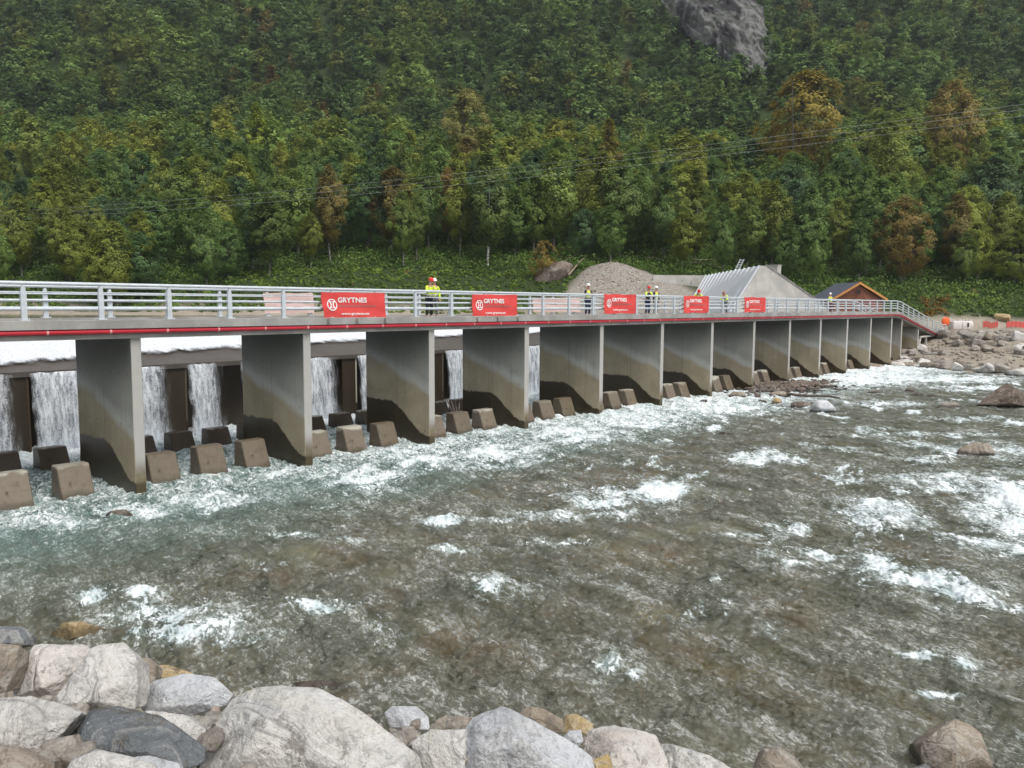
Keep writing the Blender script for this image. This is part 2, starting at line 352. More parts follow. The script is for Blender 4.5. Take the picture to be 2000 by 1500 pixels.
MAT['rock_grey'] = rockmat('light grey granite', (.56, .58, .61), (.63, .645, .66), (.45, .46, .48), .2, pinks=False, lichen=.2)
MAT['rock_dark'] = rockmat('dark grey slate', (.15, .165, .175), (.20, .215, .225), (.10, .11, .115), .35, pinks=False)
MAT['rock_tan'] = rockmat('tan rock', (.34, .28, .21), (.27, .235, .19), (.19, .16, .125), .35)
MAT['rock_brown'] = rockmat('brown wet rock', (.13, .095, .07), (.18, .14, .11), (.07, .05, .035), .3, lichen=.7)
MAT['rock_ochre'] = rockmat('ochre rock', (.52, .38, .17), (.42, .33, .18), (.30, .22, .11), .3)

def foliage(name, attr=False, sheen=.25):
    t = NT(name)
    if attr: col = t.n('Attribute', attribute_name='tint').outputs['Color']
    else: col = t.n('ObjectInfo').outputs['Color']
    p = t.pos(); n = t.noise(p, .5, 2); f = t.noise(p, 2.6, 3)
    v = t.ramp(n, [(.3, (.78, .80, .8)), (.7, (1.22, 1.2, 1.15))]); c = t.mix(1., col, v, 'MULTIPLY')
    c = t.mix(1., c, t.ramp(f, [(.3, (.85, .87, .9)), (.7, (1.18, 1.15, 1.1))]), 'MULTIPLY')
    d = t.pri(c, .6, None, spec=.22); tr = t.n('BsdfTranslucent'); t.set(tr.inputs[0], c)
    return t.done(t.mixs(.33, d, tr.outputs[0]))
MAT['leaf'] = foliage('leaves'); MAT['leaf_far'] = foliage('far leaves', True)
def bark():
    t = NT('birch bark'); p = t.obj(); n = t.noise(t.map(p, (1, 1, 3)), 3, 4)
    return t.done(t.pri(t.mix(t.range(n, .4, .65), t.n('ObjectInfo').outputs['Color'], (.07, .06, .05)), .8))
MAT['bark'] = bark()

# ------------------------------------------------------------------ terrain
HD = np.array([0, 100, 106, 112, 122, 135, 192, 216, 250, 340, 400, 480, 700, 1200.])
HZ = np.array([-9, 3.0, 5.6, 8.0, 11.0, 15.0, 37.5, 43, 53, 118, 168, 230, 360, 560.])
def shore_l(Y): return np.where(Y < 16.6, 4.82-(Y-16.6)*.402, 4.82)-1.25
def shore_r(Y): return np.clip(87.7+(Y-24.9)*.44, 60, 88.5)
MOUND = from_dl(117, 117*(190)/F_PX)
def terrain(X, Y):
    d, l = fan_dl(X, Y)
    dd = d-3*fbm(X*.02, Y*.02, 3, 50)-7*sst(22, 42, l)
    hill = np.interp(dd, HD, HZ)+(fbm(X*.03, Y*.03, 4, 60)*7+fbm(X*.008, Y*.008, 2, 70)*14)*sst(120, 260, d)
    hill = hill-sst(60, -60, l)*sst(130, 190, d)*6*(1-sst(230, 330, d)) 
    sl_ = (shore_l(Y)-X)*.928; sl_ = sl_+.5*fbm(X*.5, Y*.5, 3, 3)
    zl = np.clip(.5*sl_, -1.2, 4.4)
    sr = X-shore_r(Y)+.8*fbm(X*.3, Y*.3, 3, 5)
    zr = np.interp(sr, [-3, 0, 3, 5, 11, 17, 19, 60], [-1.2, -.05, .9, 1.2, 1.45, 3.0, 3.15, 3.4])
    riv = np.maximum(np.maximum(zl, zr), -1.2)
    # upstream: a pool behind the weir, ground round it
    pool = sst(1, 5, X)*sst(86, 80, X)*sst(101, 95, d)
    upz = 4.9-2.4*pool+.25*fbm(X*.1, Y*.1, 3, 8)
    k = sst(34.5, 37.5, Y); kr = sst(30.5, 36, Y)
    kk = np.where(X > 84, kr, k)
    z = riv*(1-kk)+upz*kk
    z = np.maximum(z, hill)
    # gravel slope bump
    md, ml = fan_dl(*MOUND); g = np.exp(-(((l-ml)/4.8)**2)-(((d-md)/5.)**2)); g2 = np.exp(-(((l-ml-3)/8.)**2)-(((d-md+6)/6.)**2))
    z = z+g2*.9+g*2.3
    return z
def terr1(x, y): return float(terrain(np.array([float(x)]), np.array([float(y)]))[0])
def on_ground(px, py, dmax=400, lift=0):
    d = ray(px, py); t = np.concatenate([np.arange(1, 40, .05), np.arange(40, dmax, .4)]); P = CAM+d*t[:, None]
    g = terrain(P[:, 0], P[:, 1])+lift; i = np.argmax(P[:, 2] < g)
    return P[i]

def on_bank(px, py, lift=0):
    d = ray(px, py); t = np.arange(1, 40, .03); P = CAM+d*t[:, None]
    g = np.maximum(.5*(shore_l(P[:, 1])+1.25-P[:, 0])*.928, -.1)+lift
    return P[np.argmax(P[:, 2] < g)]
def build_terrain():
    a = np.sinh(np.linspace(-4.2, 5.6, 620))/np.sinh(5.6)
    gx = a*1100+10; gy = a*1100+15
    # finer spacing in the 60-160 m zone
    Xg, Yg = np.meshgrid(gx, gy); X, Y = Xg.ravel(), Yg.ravel(); Z = terrain(X, Y)
    d, l = fan_dl(X, Y)
    md, ml = fan_dl(*MOUND)
    lo = np.interp(d, [95, 108, 117, 121], [13, 10, 5, 2]); grav = np.clip(sst(1.15, .9, np.abs(l-ml-1.8+.5*(d-112)*.3)/np.maximum(lo, .1)+.12*fbm(X*.4, Y*.4, 3, 9)), 0, 1)*sst(122, 119.5, d)*sst(92, 97, d)
    sand = (1-sst(105, 108, d-6*sst(22, 42, l)*.6+2*fbm(X*.15, Y*.15, 3, 12)))*(1-grav)
    veg = np.clip(1-sand-grav, 0, 1)
    attrs = {'grav': ('FLOAT', np.clip(grav, 0, 1)), 'veg': ('FLOAT', veg)}
    t = NT('ground soil'); p = t.pos()
    n = t.noise(p, .5, 6, .6); f = t.noise(p, 5, 6, .7); ff = t.noise(p, 22, 4, .7)
    sandc = t.mix(t.range(n, .3, .7), (.30, .255, .195), (.37, .33, .265)); sandc = t.mix(t.range(f, .4, .7, 0, .6), sandc, (.19, .165, .13)); sandc = t.mix(t.range(ff, .5, .75, 0, .5), sandc, (.42, .40, .36))
    gr = t.mix(t.range(f, .35, .65), (.17, .155, .13), (.34, .32, .28)); gr = t.mix(t.range(t.vor(p, 2.2), .1, .35, .6, 0), gr, (.46, .44, .40)); gr = t.mix(t.range(n, .55, .7, 0, .5), gr, (.20, .15, .12))
    vg = t.mix(f, (.012, .02, .007), (.05, .075, .02))
    c = t.mix(t.n('Attribute', attribute_name='grav').outputs['Fac'], sandc, gr)
    c = t.mix(t.n('Attribute', attribute_name='veg').outputs['Fac'], c, vg)
    m = t.done(t.pri(c, .9, t.bump(t.math('ADD', f, ff), .6, .08), spec=.2))
    me = mesh_np('ground', np.stack([X, Y, Z], 1), grid_faces(620, 620), True, attrs, m)
    tag(link('ground', me), kind='structure')
build_terrain()

# ------------------------------------------------------------------ river
S, X1, W = 6.2695, 11.707, .34          # bay, right face of the first full pier, pier width
PIERS = [X1+S*i for i in range(-1, 13)]+[90.3, 96.3]
YF, PL = 25.53, 4.18
# white water: px, py, half width, half height (as seen), strength
FOAM = [(1680, 740, 150, 14, 1.15), (1850, 742, 150, 9, .9), (1560, 765, 60, 12, .8), (1400, 800, 110, 14, .9), (1250, 825, 120, 20, .75), (1120, 848, 140, 26, .7),
 (960, 888, 140, 30, .7), (820, 900, 120, 26, .65), (700, 935, 110, 30, .7), (560, 925, 80, 20, .6), (400, 980, 110, 24, .65), (250, 1000, 110, 22, .6), (90, 1020, 120, 26, .6),
 (1290, 962, 60, 22, 1.0), (1180, 985, 60, 12, .85), (1090, 1010, 110, 10, .6), (860, 1022, 50, 9, .8), (1480, 893, 50, 14, .8), (1560, 905, 60, 9, .6), (960, 1150, 28, 18, .9),
 (620, 1185, 50, 12, .95), (180, 1170, 30, 16, .9), (280, 1160, 40, 12, .8), (300, 1190, 50, 22, .7), (350, 1240, 75, 20, .8), (430, 1225, 60, 16, .6), (480, 1260, 70, 10, .5), (265, 1240, 25, 14, .8),
 (1730, 1000, 70, 20, .9), (1690, 1020, 40, 10, .9), (1760, 935, 50, 8, .7), (1840, 950, 90, 14, .8), (1900, 935, 70, 9, .8), (1980, 980, 70, 40, 1.05), (1990, 1030, 60, 20, 1.0), (1970, 880, 60, 10, .8), (1800, 900, 60, 8, .6),
 (1920, 1065, 60, 10, .9), (1990, 1080, 50, 14, .8), (1620, 1085, 80, 12, .7), (1720, 1105, 50, 20, 1.05), (1790, 1135, 70, 18, 1.05), (1880, 1160, 90, 20, .85), (1960, 1190, 60, 12, .6), (1560, 1105, 40, 6, .6),
 (1800, 1285, 40, 9, .75), (1880, 1305, 24, 12, .9), (1840, 1355, 50, 6, .6), (1190, 1300, 24, 20, .7), (1235, 1320, 20, 10, .6), (1390, 1140, 14, 12, .6), (880, 1075, 60, 7, .55), (520, 1105, 30, 10, .5), (640, 990, 40, 6, .5),
 (560, 1045, 80, 8, .45), (1330, 1190, 60, 6, .3), (1100, 1130, 60, 8, .35), (1600, 800, 60, 8, .5), (1750, 850, 120, 6, .45), (1900, 820, 120, 6, .5), (1650, 880, 100, 6, .4), (700, 1060, 60, 6, .35), (410, 1190, 16, 18, .7), (1730, 790, 120, 8, .6),(1880,850,90,7,.5), (1700,840,80,6,.45)]
FOAM += [(1905, 760, 110, 7, .7), (1820, 1130, 170, 22, .6), (1900, 950, 170, 22, .55), (1720, 1012, 120, 16, .6), (330, 1205, 150, 34, .55), (420, 1245, 160, 20, .5), (1240, 970, 150, 22, .55), (950, 1020, 140, 12, .45), (640, 1180, 90, 14, .45), (1960, 1000, 90, 60, .7), (1850, 880, 160, 10, .5), (1100, 1060, 100, 8, .4), (1450, 1050, 120, 8, .35), (980, 1155, 60, 24, .5)]
def river_level(X, Y): return .22*sst(27.5, 31, Y)
def build_river():
    nr, nc = 1150, 1150
    rr = np.exp(np.linspace(math.log(4.2), math.log(130), nr)); aa = np.linspace(YAW+R(52), YAW-R(46), nc)
    Rg, Ag = np.meshgrid(rr, aa, indexing='ij'); X = (Rg*np.cos(Ag)).ravel(); Y = (Rg*np.sin(Ag)).ravel()
    Z = river_level(X, Y)
    px, py = to_px(np.stack([X, Y, Z], 1))
    foam = np.zeros(len(X))
    wx = px+22*fbm(X*.9, Y*.9, 3, 90); wy = py+9*fbm(X*.9, Y*.9, 3, 95)
    fl = np.array([.35, -.94]); fU = X*fl[0]+Y*fl[1]; fV = -X*fl[1]+Y*fl[0]
    fmod = 1.0+1.0*fbm(fU*1.3, fV*.6, 4, 92, .6)
    for cx, cyy, hw, hh, s in FOAM:
        u = wx-cx; v = wy-cyy-(.12*u if cx > 1500 and cyy > 850 else 0)
        q = (u/hw)**2+(v/hh)**2; foam = np.maximum(foam, np.maximum(s*np.exp(-q*.9)*fmod, .42*s*np.exp(-q*.22)*fmod))
    wb = np.interp(X, [5, 16, 25, 50, 88], [2.4, 3.2, 5.0, 7.5, 8.5]); lv = np.interp(X, [5, 16, 28, 50, 88], [.42, .46, .56, .72, .88])
    foam = np.maximum(foam, lv*np.exp(-(np.clip(25.8-Y, 0, 99)/wb)**2)*(1+.5*fbm(X*.35, Y*.35, 3, 91)))
    caps = fbm(fU*.55, fV*.28, 5, 97, .6); foam = np.maximum(foam, (.30+.55*sst(12, 30, X))*sst(.10, .5, caps)*sst(24, 18, Y+0*X)+.0)
    foam = np.maximum(foam, .14*sst(20, 45, X))
    # behind the piers: churned basin
    bas = sst(24.2, 26.2, Y)*.42+.75*sst(31.3, 33.2, Y); foam = np.maximum(foam, bas)
    turb = np.clip(sst(15.+.05*X, 25.5, Y+2.2*fbm(X*.25, Y*.25, 3, 99))+foam*.5, 0, 1)
    dry = np.exp(-((X-59)/4.5)**2-((Y-24.5)/3.2)**2)
    foam = foam*(1-dry)
    # waves, stretched across the current
    flow = np.array([.35, -.94]); U = X*flow[0]+Y*flow[1]; Vv = -X*flow[1]+Y*flow[0]
    far = np.clip(Rg.ravel()/14, .8, 3)
    amp = .095+.09*np.clip(foam, 0, 1)+.02*turb
    w1 = fbm(U*.75, Vv*.45, 3, 20); w2 = fbm(U*2.4+w1, Vv*1.5, 3, 30); w3 = 1-np.abs(fbm(U*5.5, Vv*3.2, 3, 40))*2.2
    Z = Z+amp*w1*1.2+amp*.75*w2+amp*.33*w3+.05*np.clip(foam, 0, 1)
    Z = Z+np.clip(foam-.4, 0, 1)*.14*fbm(U*7, Vv*7, 3, 44)
    Xi = X.reshape(nr, nc)[:-1, :-1]; Yi = Y.reshape(nr, nc)[:-1, :-1]
    keep = (Yi < 35.4) & (Xi > shore_l(Yi)-3.5) & (Xi < shore_r(Yi)+6)
    V, Fq, foam, turb = compact(np.stack([X, Y, Z], 1), grid_faces(nr, nc, keep), foam, turb)
    t = NT('river water'); p = t.pos()
    fo = t.n('Attribute', attribute_name='foam').outputs['Fac']; tu = t.n('Attribute', attribute_name='turb').outputs['Fac']
    rotp = t.map(p, (1, 1, 1), (0, 0, R(20)))
    st = t.map(rotp, (1.5, .8, 1))
    n1 = t.noise(t.map(rotp, (1.2, .55, 1)), 1.7, 8, .66, .8); n2 = t.noise(st, 10, 6, .7, .4); n3 = t.noise(st, 34, 4, .7)
    h = t.math('ADD', t.math('MULTIPLY', n1, .9), t.math('ADD', t.math('MULTIPLY', n2, .32), t.math('MULTIPLY', n3, .1)))
    bmp = t.bump(h, .9, .16)
    # clear moving water over the bed
    gl = t.n('BsdfGlass'); t.set(gl.inputs['Color'], (.86, .90, .80)); t.set(gl.inputs['Roughness'], .04); t.set(gl.inputs['IOR'], 1.33); t.set(gl.inputs['Normal'], bmp)
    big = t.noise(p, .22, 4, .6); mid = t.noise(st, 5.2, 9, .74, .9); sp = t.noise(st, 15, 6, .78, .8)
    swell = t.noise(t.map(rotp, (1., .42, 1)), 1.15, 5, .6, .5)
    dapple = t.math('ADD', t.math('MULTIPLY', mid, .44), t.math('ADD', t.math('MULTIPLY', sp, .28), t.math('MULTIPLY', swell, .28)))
    silt_glint = t.mix(t.range(dapple, .40, .50), (.020, .022, .009), (.155, .155, .118)); silt_glint = t.mix(t.range(dapple, .51, .58), silt_glint, (.50, .51, .47))  # pale end paints sky glints on the ripples into the silty water colour
    warm = t.noise(p, .55, 5, .65); silt_glint = t.mix(t.range(warm, .52, .72, 0, .38), silt_glint, t.mix(dapple, (.06, .04, .012), (.24, .18, .09)))
    silt_glint = t.pri(silt_glint, .14, bmp, spec=.6)
    body = t.mix(t.range(dapple, .38, .5), (.035, .070, .058), (.13, .20, .18)); body = t.mix(t.range(dapple, .5, .6), body, (.38, .46, .44))
    body = t.pri(body, .2, bmp, spec=.6)
    sh = t.mixs(t.range(t.math('ADD', n1, t.math('MULTIPLY', big, .5)), .56, .86, .36, .9), gl.outputs[0], silt_glint)
    sh = t.mixs(t.math('MULTIPLY', tu, t.range(n1, .3, .6, .6, 1.0)), sh, body)
    # soft milky water round the foam
    milk = t.pri(t.mix(t.range(dapple, .4, .58), (.20, .32, .30), (.60, .68, .67)), .4, bmp, spec=.5)
    sh = t.mixs(t.range(t.math('ADD', fo, t.math('MULTIPLY', t.math('SUBTRACT', dapple, .5), 3.2)), .22, .9, 0, .72), sh, milk)
    # foam: lacy threshold
    lace = t.noise(st, 3.4, 10, .76, .9); lac2 = t.math('ABSOLUTE', t.math('SUBTRACT', t.noise(st, 2.1, 7, .65, 1.5), .5))
    lv = t.math('ADD', t.math('MULTIPLY', lace, 1.0), t.math('MULTIPLY', t.range(lac2, 0, .12, 1, 0), .2))
    thr = t.math('ADD', lv, t.math('MULTIPLY_ADD', fo, .42, -.80))
    fm = t.range(thr, 0.0, .15)
    fcol = t.mix(t.range(t.math('ADD', t.math('MULTIPLY', n1, .5), t.math('MULTIPLY', dapple, .5)), .40, .55), (.48, .57, .58), (.86, .89, .90))
    foamb = t.pri(fcol, .75, t.bump(t.math('ADD', n2, lace), .7, .06), spec=.3)
    veil = t.math('MULTIPLY', fm, .95)
    sh = t.mixs(veil, sh, foamb)
    m = t.done(sh)
    me = mesh_np('river', V, Fq, True, {'foam': ('FLOAT', foam), 'turb': ('FLOAT', turb)}, m)
    tag(link('river_water', me), kind='structure')
def build_bed():
    nr, nc = 800, 900
    rr = np.exp(np.linspace(math.log(4.2), math.log(110), nr)); aa = np.linspace(YAW+R(50), YAW-R(44), nc)
    Rg, Ag = np.meshgrid(rr, aa, indexing='ij'); X = (Rg*np.cos(Ag)).ravel(); Y = (Rg*np.sin(Ag)).ravel()
    wx = X+.25*fbm(X, Y, 3, 5); wy = Y+.25*fbm(X+9, Y, 3, 6)
    f1, f2, c1 = worley(wx*.75, wy*.75, 1); g1, g2, c2 = worley(wx*2.3, wy*2.3, 2); h1, h2, c3 = worley(wx*6, wy*6, 3)
    Z = -.75+.42*np.clip(1-f1*1.25, 0, 1)**.7*(c1 > .35)*(.4+c1)+.16*np.clip(1-g1*1.3, 0, 1)**.6*(.3+c2)+.04*np.clip(1-h1*1.3, 0, 1)+.15*fbm(X*.2, Y*.2, 3, 7)
    Z = np.minimum(Z, -.08)
    big = (np.clip(1-f1*1.25, 0, 1) > .12) & (c1 > .35)
    idv = np.where(big, c1, np.where(np.clip(1-g1*1.3, 0, 1) > .15, (c2*7) % 1, (c3*5) % 1))
    pal = np.array([(.10, .085, .045), (.19, .16, .10), (.06, .055, .035), (.26, .19, .08), (.13, .12, .09), (.30, .27, .21), (.075, .075, .03), (.20, .12, .06)])*2.2
    col = pal[(idv*7.99).astype(int)]*(0.8+.5*((idv*31) % 1))[:, None]
    for cx, cyy, hw, hh, c in [(1525, 1387, 85, 26, (.50, .34, .10)), (1740, 1335, 50, 24, (.42, .34, .10)), (1960, 1322, 52, 26, (.42, .25, .10)), (1290, 1260, 60, 24, (.36, .24, .11)), (1500, 1290, 50, 18, (.30, .26, .10)),
                             (740, 1180, 60, 30, (.30, .19, .09)), (1780, 985, 60, 20, (.25, .16, .07)), (620, 1260, 80, 24, (.26, .2, .11)), (1440, 1300, 60, 20, (.3, .24, .1))]:
        P = on_z(cx, cyy, -.3); q = ((to_px(np.stack([X, Y, X*0-.3], 1))[0]-cx)/hw)**2+((to_px(np.stack([X, Y, X*0-.3], 1))[1]-cyy)/hh)**2+.25*fbm(X*2, Y*2, 3, 13)
        m = q < 1; Z = np.where(m, np.maximum(Z, -.45+.33*np.sqrt(np.clip(1-q, 0, 1))), Z); col[m] = c
    Xi = X.reshape(nr, nc)[:-1, :-1]; Yi = Y.reshape(nr, nc)[:-1, :-1]
    keep = (Yi < 27) & (Xi > shore_l(Yi)-2.5) & (Xi < shore_r(Yi)+1)
    V, Fq, col = compact(np.stack([X, Y, Z], 1), grid_faces(nr, nc, keep), col)
    t = NT('river bed stones'); p = t.pos(); n = t.noise(p, 9, 6, .7)
    c = t.mix(1., t.n('Attribute', attribute_name='tint').outputs['Color'], t.ramp(n, [(.3, (.55, .55, .5)), (.7, (1.6, 1.55, 1.4))]), 'MULTIPLY')
    m = t.done(t.pri(c, .6, t.bump(n, .5, .03)))
    tag(link('river_bed', mesh_np('river_bed', V, Fq, True, {'tint': ('FLOAT_COLOR', np.c_[col, np.ones(len(col))])}, m)), kind='structure')
build_river(); build_bed()

def build_pool():
    t = NT('still pool water'); p = t.pos(); n = t.noise(t.map(p, (1, 3, 1)), 1.2, 5, .6)
    m = t.done(t.pri((.02, .03, .022), .08, t.bump(n, .3, .05), spec=.6))
    me = mesh_np('pool', np.array([(-30, 38.6, 4.62), (96, 38.6, 4.62), (96, 130, 4.62), (-30, 130, 4.62)]), np.array([[0, 1, 2, 3]]), False, None, m)
    tag(link('reservoir_water', me), kind='structure')
build_pool()
#--PART2--
# ------------------------------------------------------------------ weir
def build_weir():
    root = empty('weir', (0, 34, 0), 0, 'long concrete weir behind the bridge with white water running down its sloping lip', 'weir')
    def rel(o): o.location = (0, -34, 0); return o
    t = NT('wet slab concrete'); p = t.pos(); n = t.noise(p, 1.5, 6, .65); f = t.noise(p, 14, 5, .7)
    slab = t.done(t.pri(t.mix(n, (.05, .042, .036), (.13, .115, .1)), .35, t.bump(f, .5, .02)))
    b = MB(); b.prism([(34, 3.42), (38.6, 4.60), (40.2, 4.60), (40.2, -1), (39.6, -1), (39.6, 4.1), (38.5, 4.2), (34.02, 3.22)], -2, 88.5); rel(b.build('slab', slab, root))
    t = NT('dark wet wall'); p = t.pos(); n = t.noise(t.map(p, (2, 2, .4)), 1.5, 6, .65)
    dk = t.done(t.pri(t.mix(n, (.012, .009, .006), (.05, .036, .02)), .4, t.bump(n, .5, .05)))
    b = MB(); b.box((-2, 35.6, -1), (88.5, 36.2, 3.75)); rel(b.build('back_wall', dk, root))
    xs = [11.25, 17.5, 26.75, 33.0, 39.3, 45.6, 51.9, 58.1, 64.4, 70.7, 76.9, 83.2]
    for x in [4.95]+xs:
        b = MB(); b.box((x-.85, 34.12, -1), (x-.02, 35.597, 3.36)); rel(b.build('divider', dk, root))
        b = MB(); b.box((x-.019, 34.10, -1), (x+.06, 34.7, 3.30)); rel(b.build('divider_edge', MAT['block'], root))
    # falling water
    t = NT('falling water'); p = t.pos(); al = t.n('Attribute', attribute_name='edge').outputs['Fac']
    st = t.noise(t.map(p, (4.5, 3, .8)), 1.6, 7, .66, .2); dr = t.noise(t.map(p, (30, 12, 17)), 1.2, 5, .8)
    z = t.sep(p)[2]; dens = t.math('ADD', t.math('MULTIPLY', st, .6), t.math('MULTIPLY', dr, .65))
    fac = t.range(t.math('ADD', dens, t.math('ADD', t.math('MULTIPLY', al, .34), t.math('MULTIPLY', t.range(z, 0, 1.3, 1, 0), .18))), .60, 1.12)
    wh = t.pri(t.mix(t.range(dens, .5, .72), (.34, .38, .43), (.74, .77, .80)), .7, t.bump(dens, .35, .03), spec=.3)
    tr = t.n('BsdfTransparent'); fm = t.done(t.mixs(fac, tr.outputs[0], wh))
    def pxX(px, py=800): return on_y(px, py, 34)[0]
    spans = [(4.9, pxX(36)), (pxX(60), pxX(333)), (pxX(366), pxX(437)), (pxX(470), pxX(500)), (pxX(560), pxX(660)), (pxX(698), pxX(820)), (33.05, 38.4), (39.35, 44.7), (45.65, 51), (52, 57.2), (58.2, 63.5), (64.5, 69.8), (70.8, 76), (77, 82.3)]
    for a, c in spans:
        nx = max(6, int((c-a)*12)); nz = 40; u = np.linspace(0, 1, nx); v = np.linspace(0, 1, nz); Ug, Vg = np.meshgrid(u, v)
        X = a+(c-a)*Ug; Z = 3.38-3.25*Vg; Yv = 34.02-.55*Vg**.55*.8-.06*fbm(X*2.2, Vg*1.5, 3, 4)
        X = X+(.12*fbm(Vg*3+a, Ug*0, 2, 8))*(Ug-.5)*2
        e = np.minimum(sst(0, .45, (Ug)*(c-a)+.15), sst(0, 1.0, (1-Ug)*(c-a)+.12))*1.25-.25
        me = mesh_np('falling_water', np.stack([X, Yv, Z], -1).reshape(-1, 3), grid_faces(nz, nx), True, {'edge': ('FLOAT', e.ravel())}, fm)
        tag(link('waterfall', me), kind='structure')
    # water sliding down the sloping slab, torn near the lip
    nx, ny = 900, 60; Xg, Tg = np.meshgrid(np.linspace(-2, 88.4, nx), np.linspace(0, 1, ny)); Yc = 38.7-4.6*Tg; Zc = np.interp(Yc, [34.1, 38.6, 38.7], [3.446+.02, 4.60+.03, 4.63])+.10+.05*fbm(Xg*3, Yc*1.2, 4, 3)
    end = np.interp(Xg, [0, 9, 12, 18, 24, 32, 88], [.97, .93, .82, .70, .62, .56, .5]); e = (end-Tg)*6+.5*fbm(Xg*1.7, Tg*6, 4, 6)
    Zc = np.where(Tg > .97, Zc-.06, Zc)
    t = NT('sliding white water'); p = t.pos(); al = t.n('Attribute', attribute_name='edge').outputs['Fac']
    n = t.noise(t.map(p, (3, 1, 1)), 2.2, 7, .7); f = t.noise(t.map(p, (3, 1.2, 1)), 9, 5, .7)
    fac = t.range(t.math('ADD', al, t.math('ADD', t.math('MULTIPLY', n, 1.2), t.math('MULTIPLY', f, .6))), .55, 1.35)
    wh = t.pri(t.mix(t.range(f, .38, .6), (.52, .56, .60), (.84, .86, .88)), .6, t.bump(t.math('ADD', n, f), .8, .06), spec=.3)
    tr = t.n('BsdfTransparent'); m = t.done(t.mixs(fac, tr.outputs[0], wh))
    me = mesh_np('sliding_water', np.stack([Xg, Yc, Zc], -1).reshape(-1, 3), grid_faces(ny, nx), True, {'edge': ('FLOAT', np.clip(e, -1, 1).ravel())}, m)
    tag(link('weir_water', me), kind='structure')
build_weir()

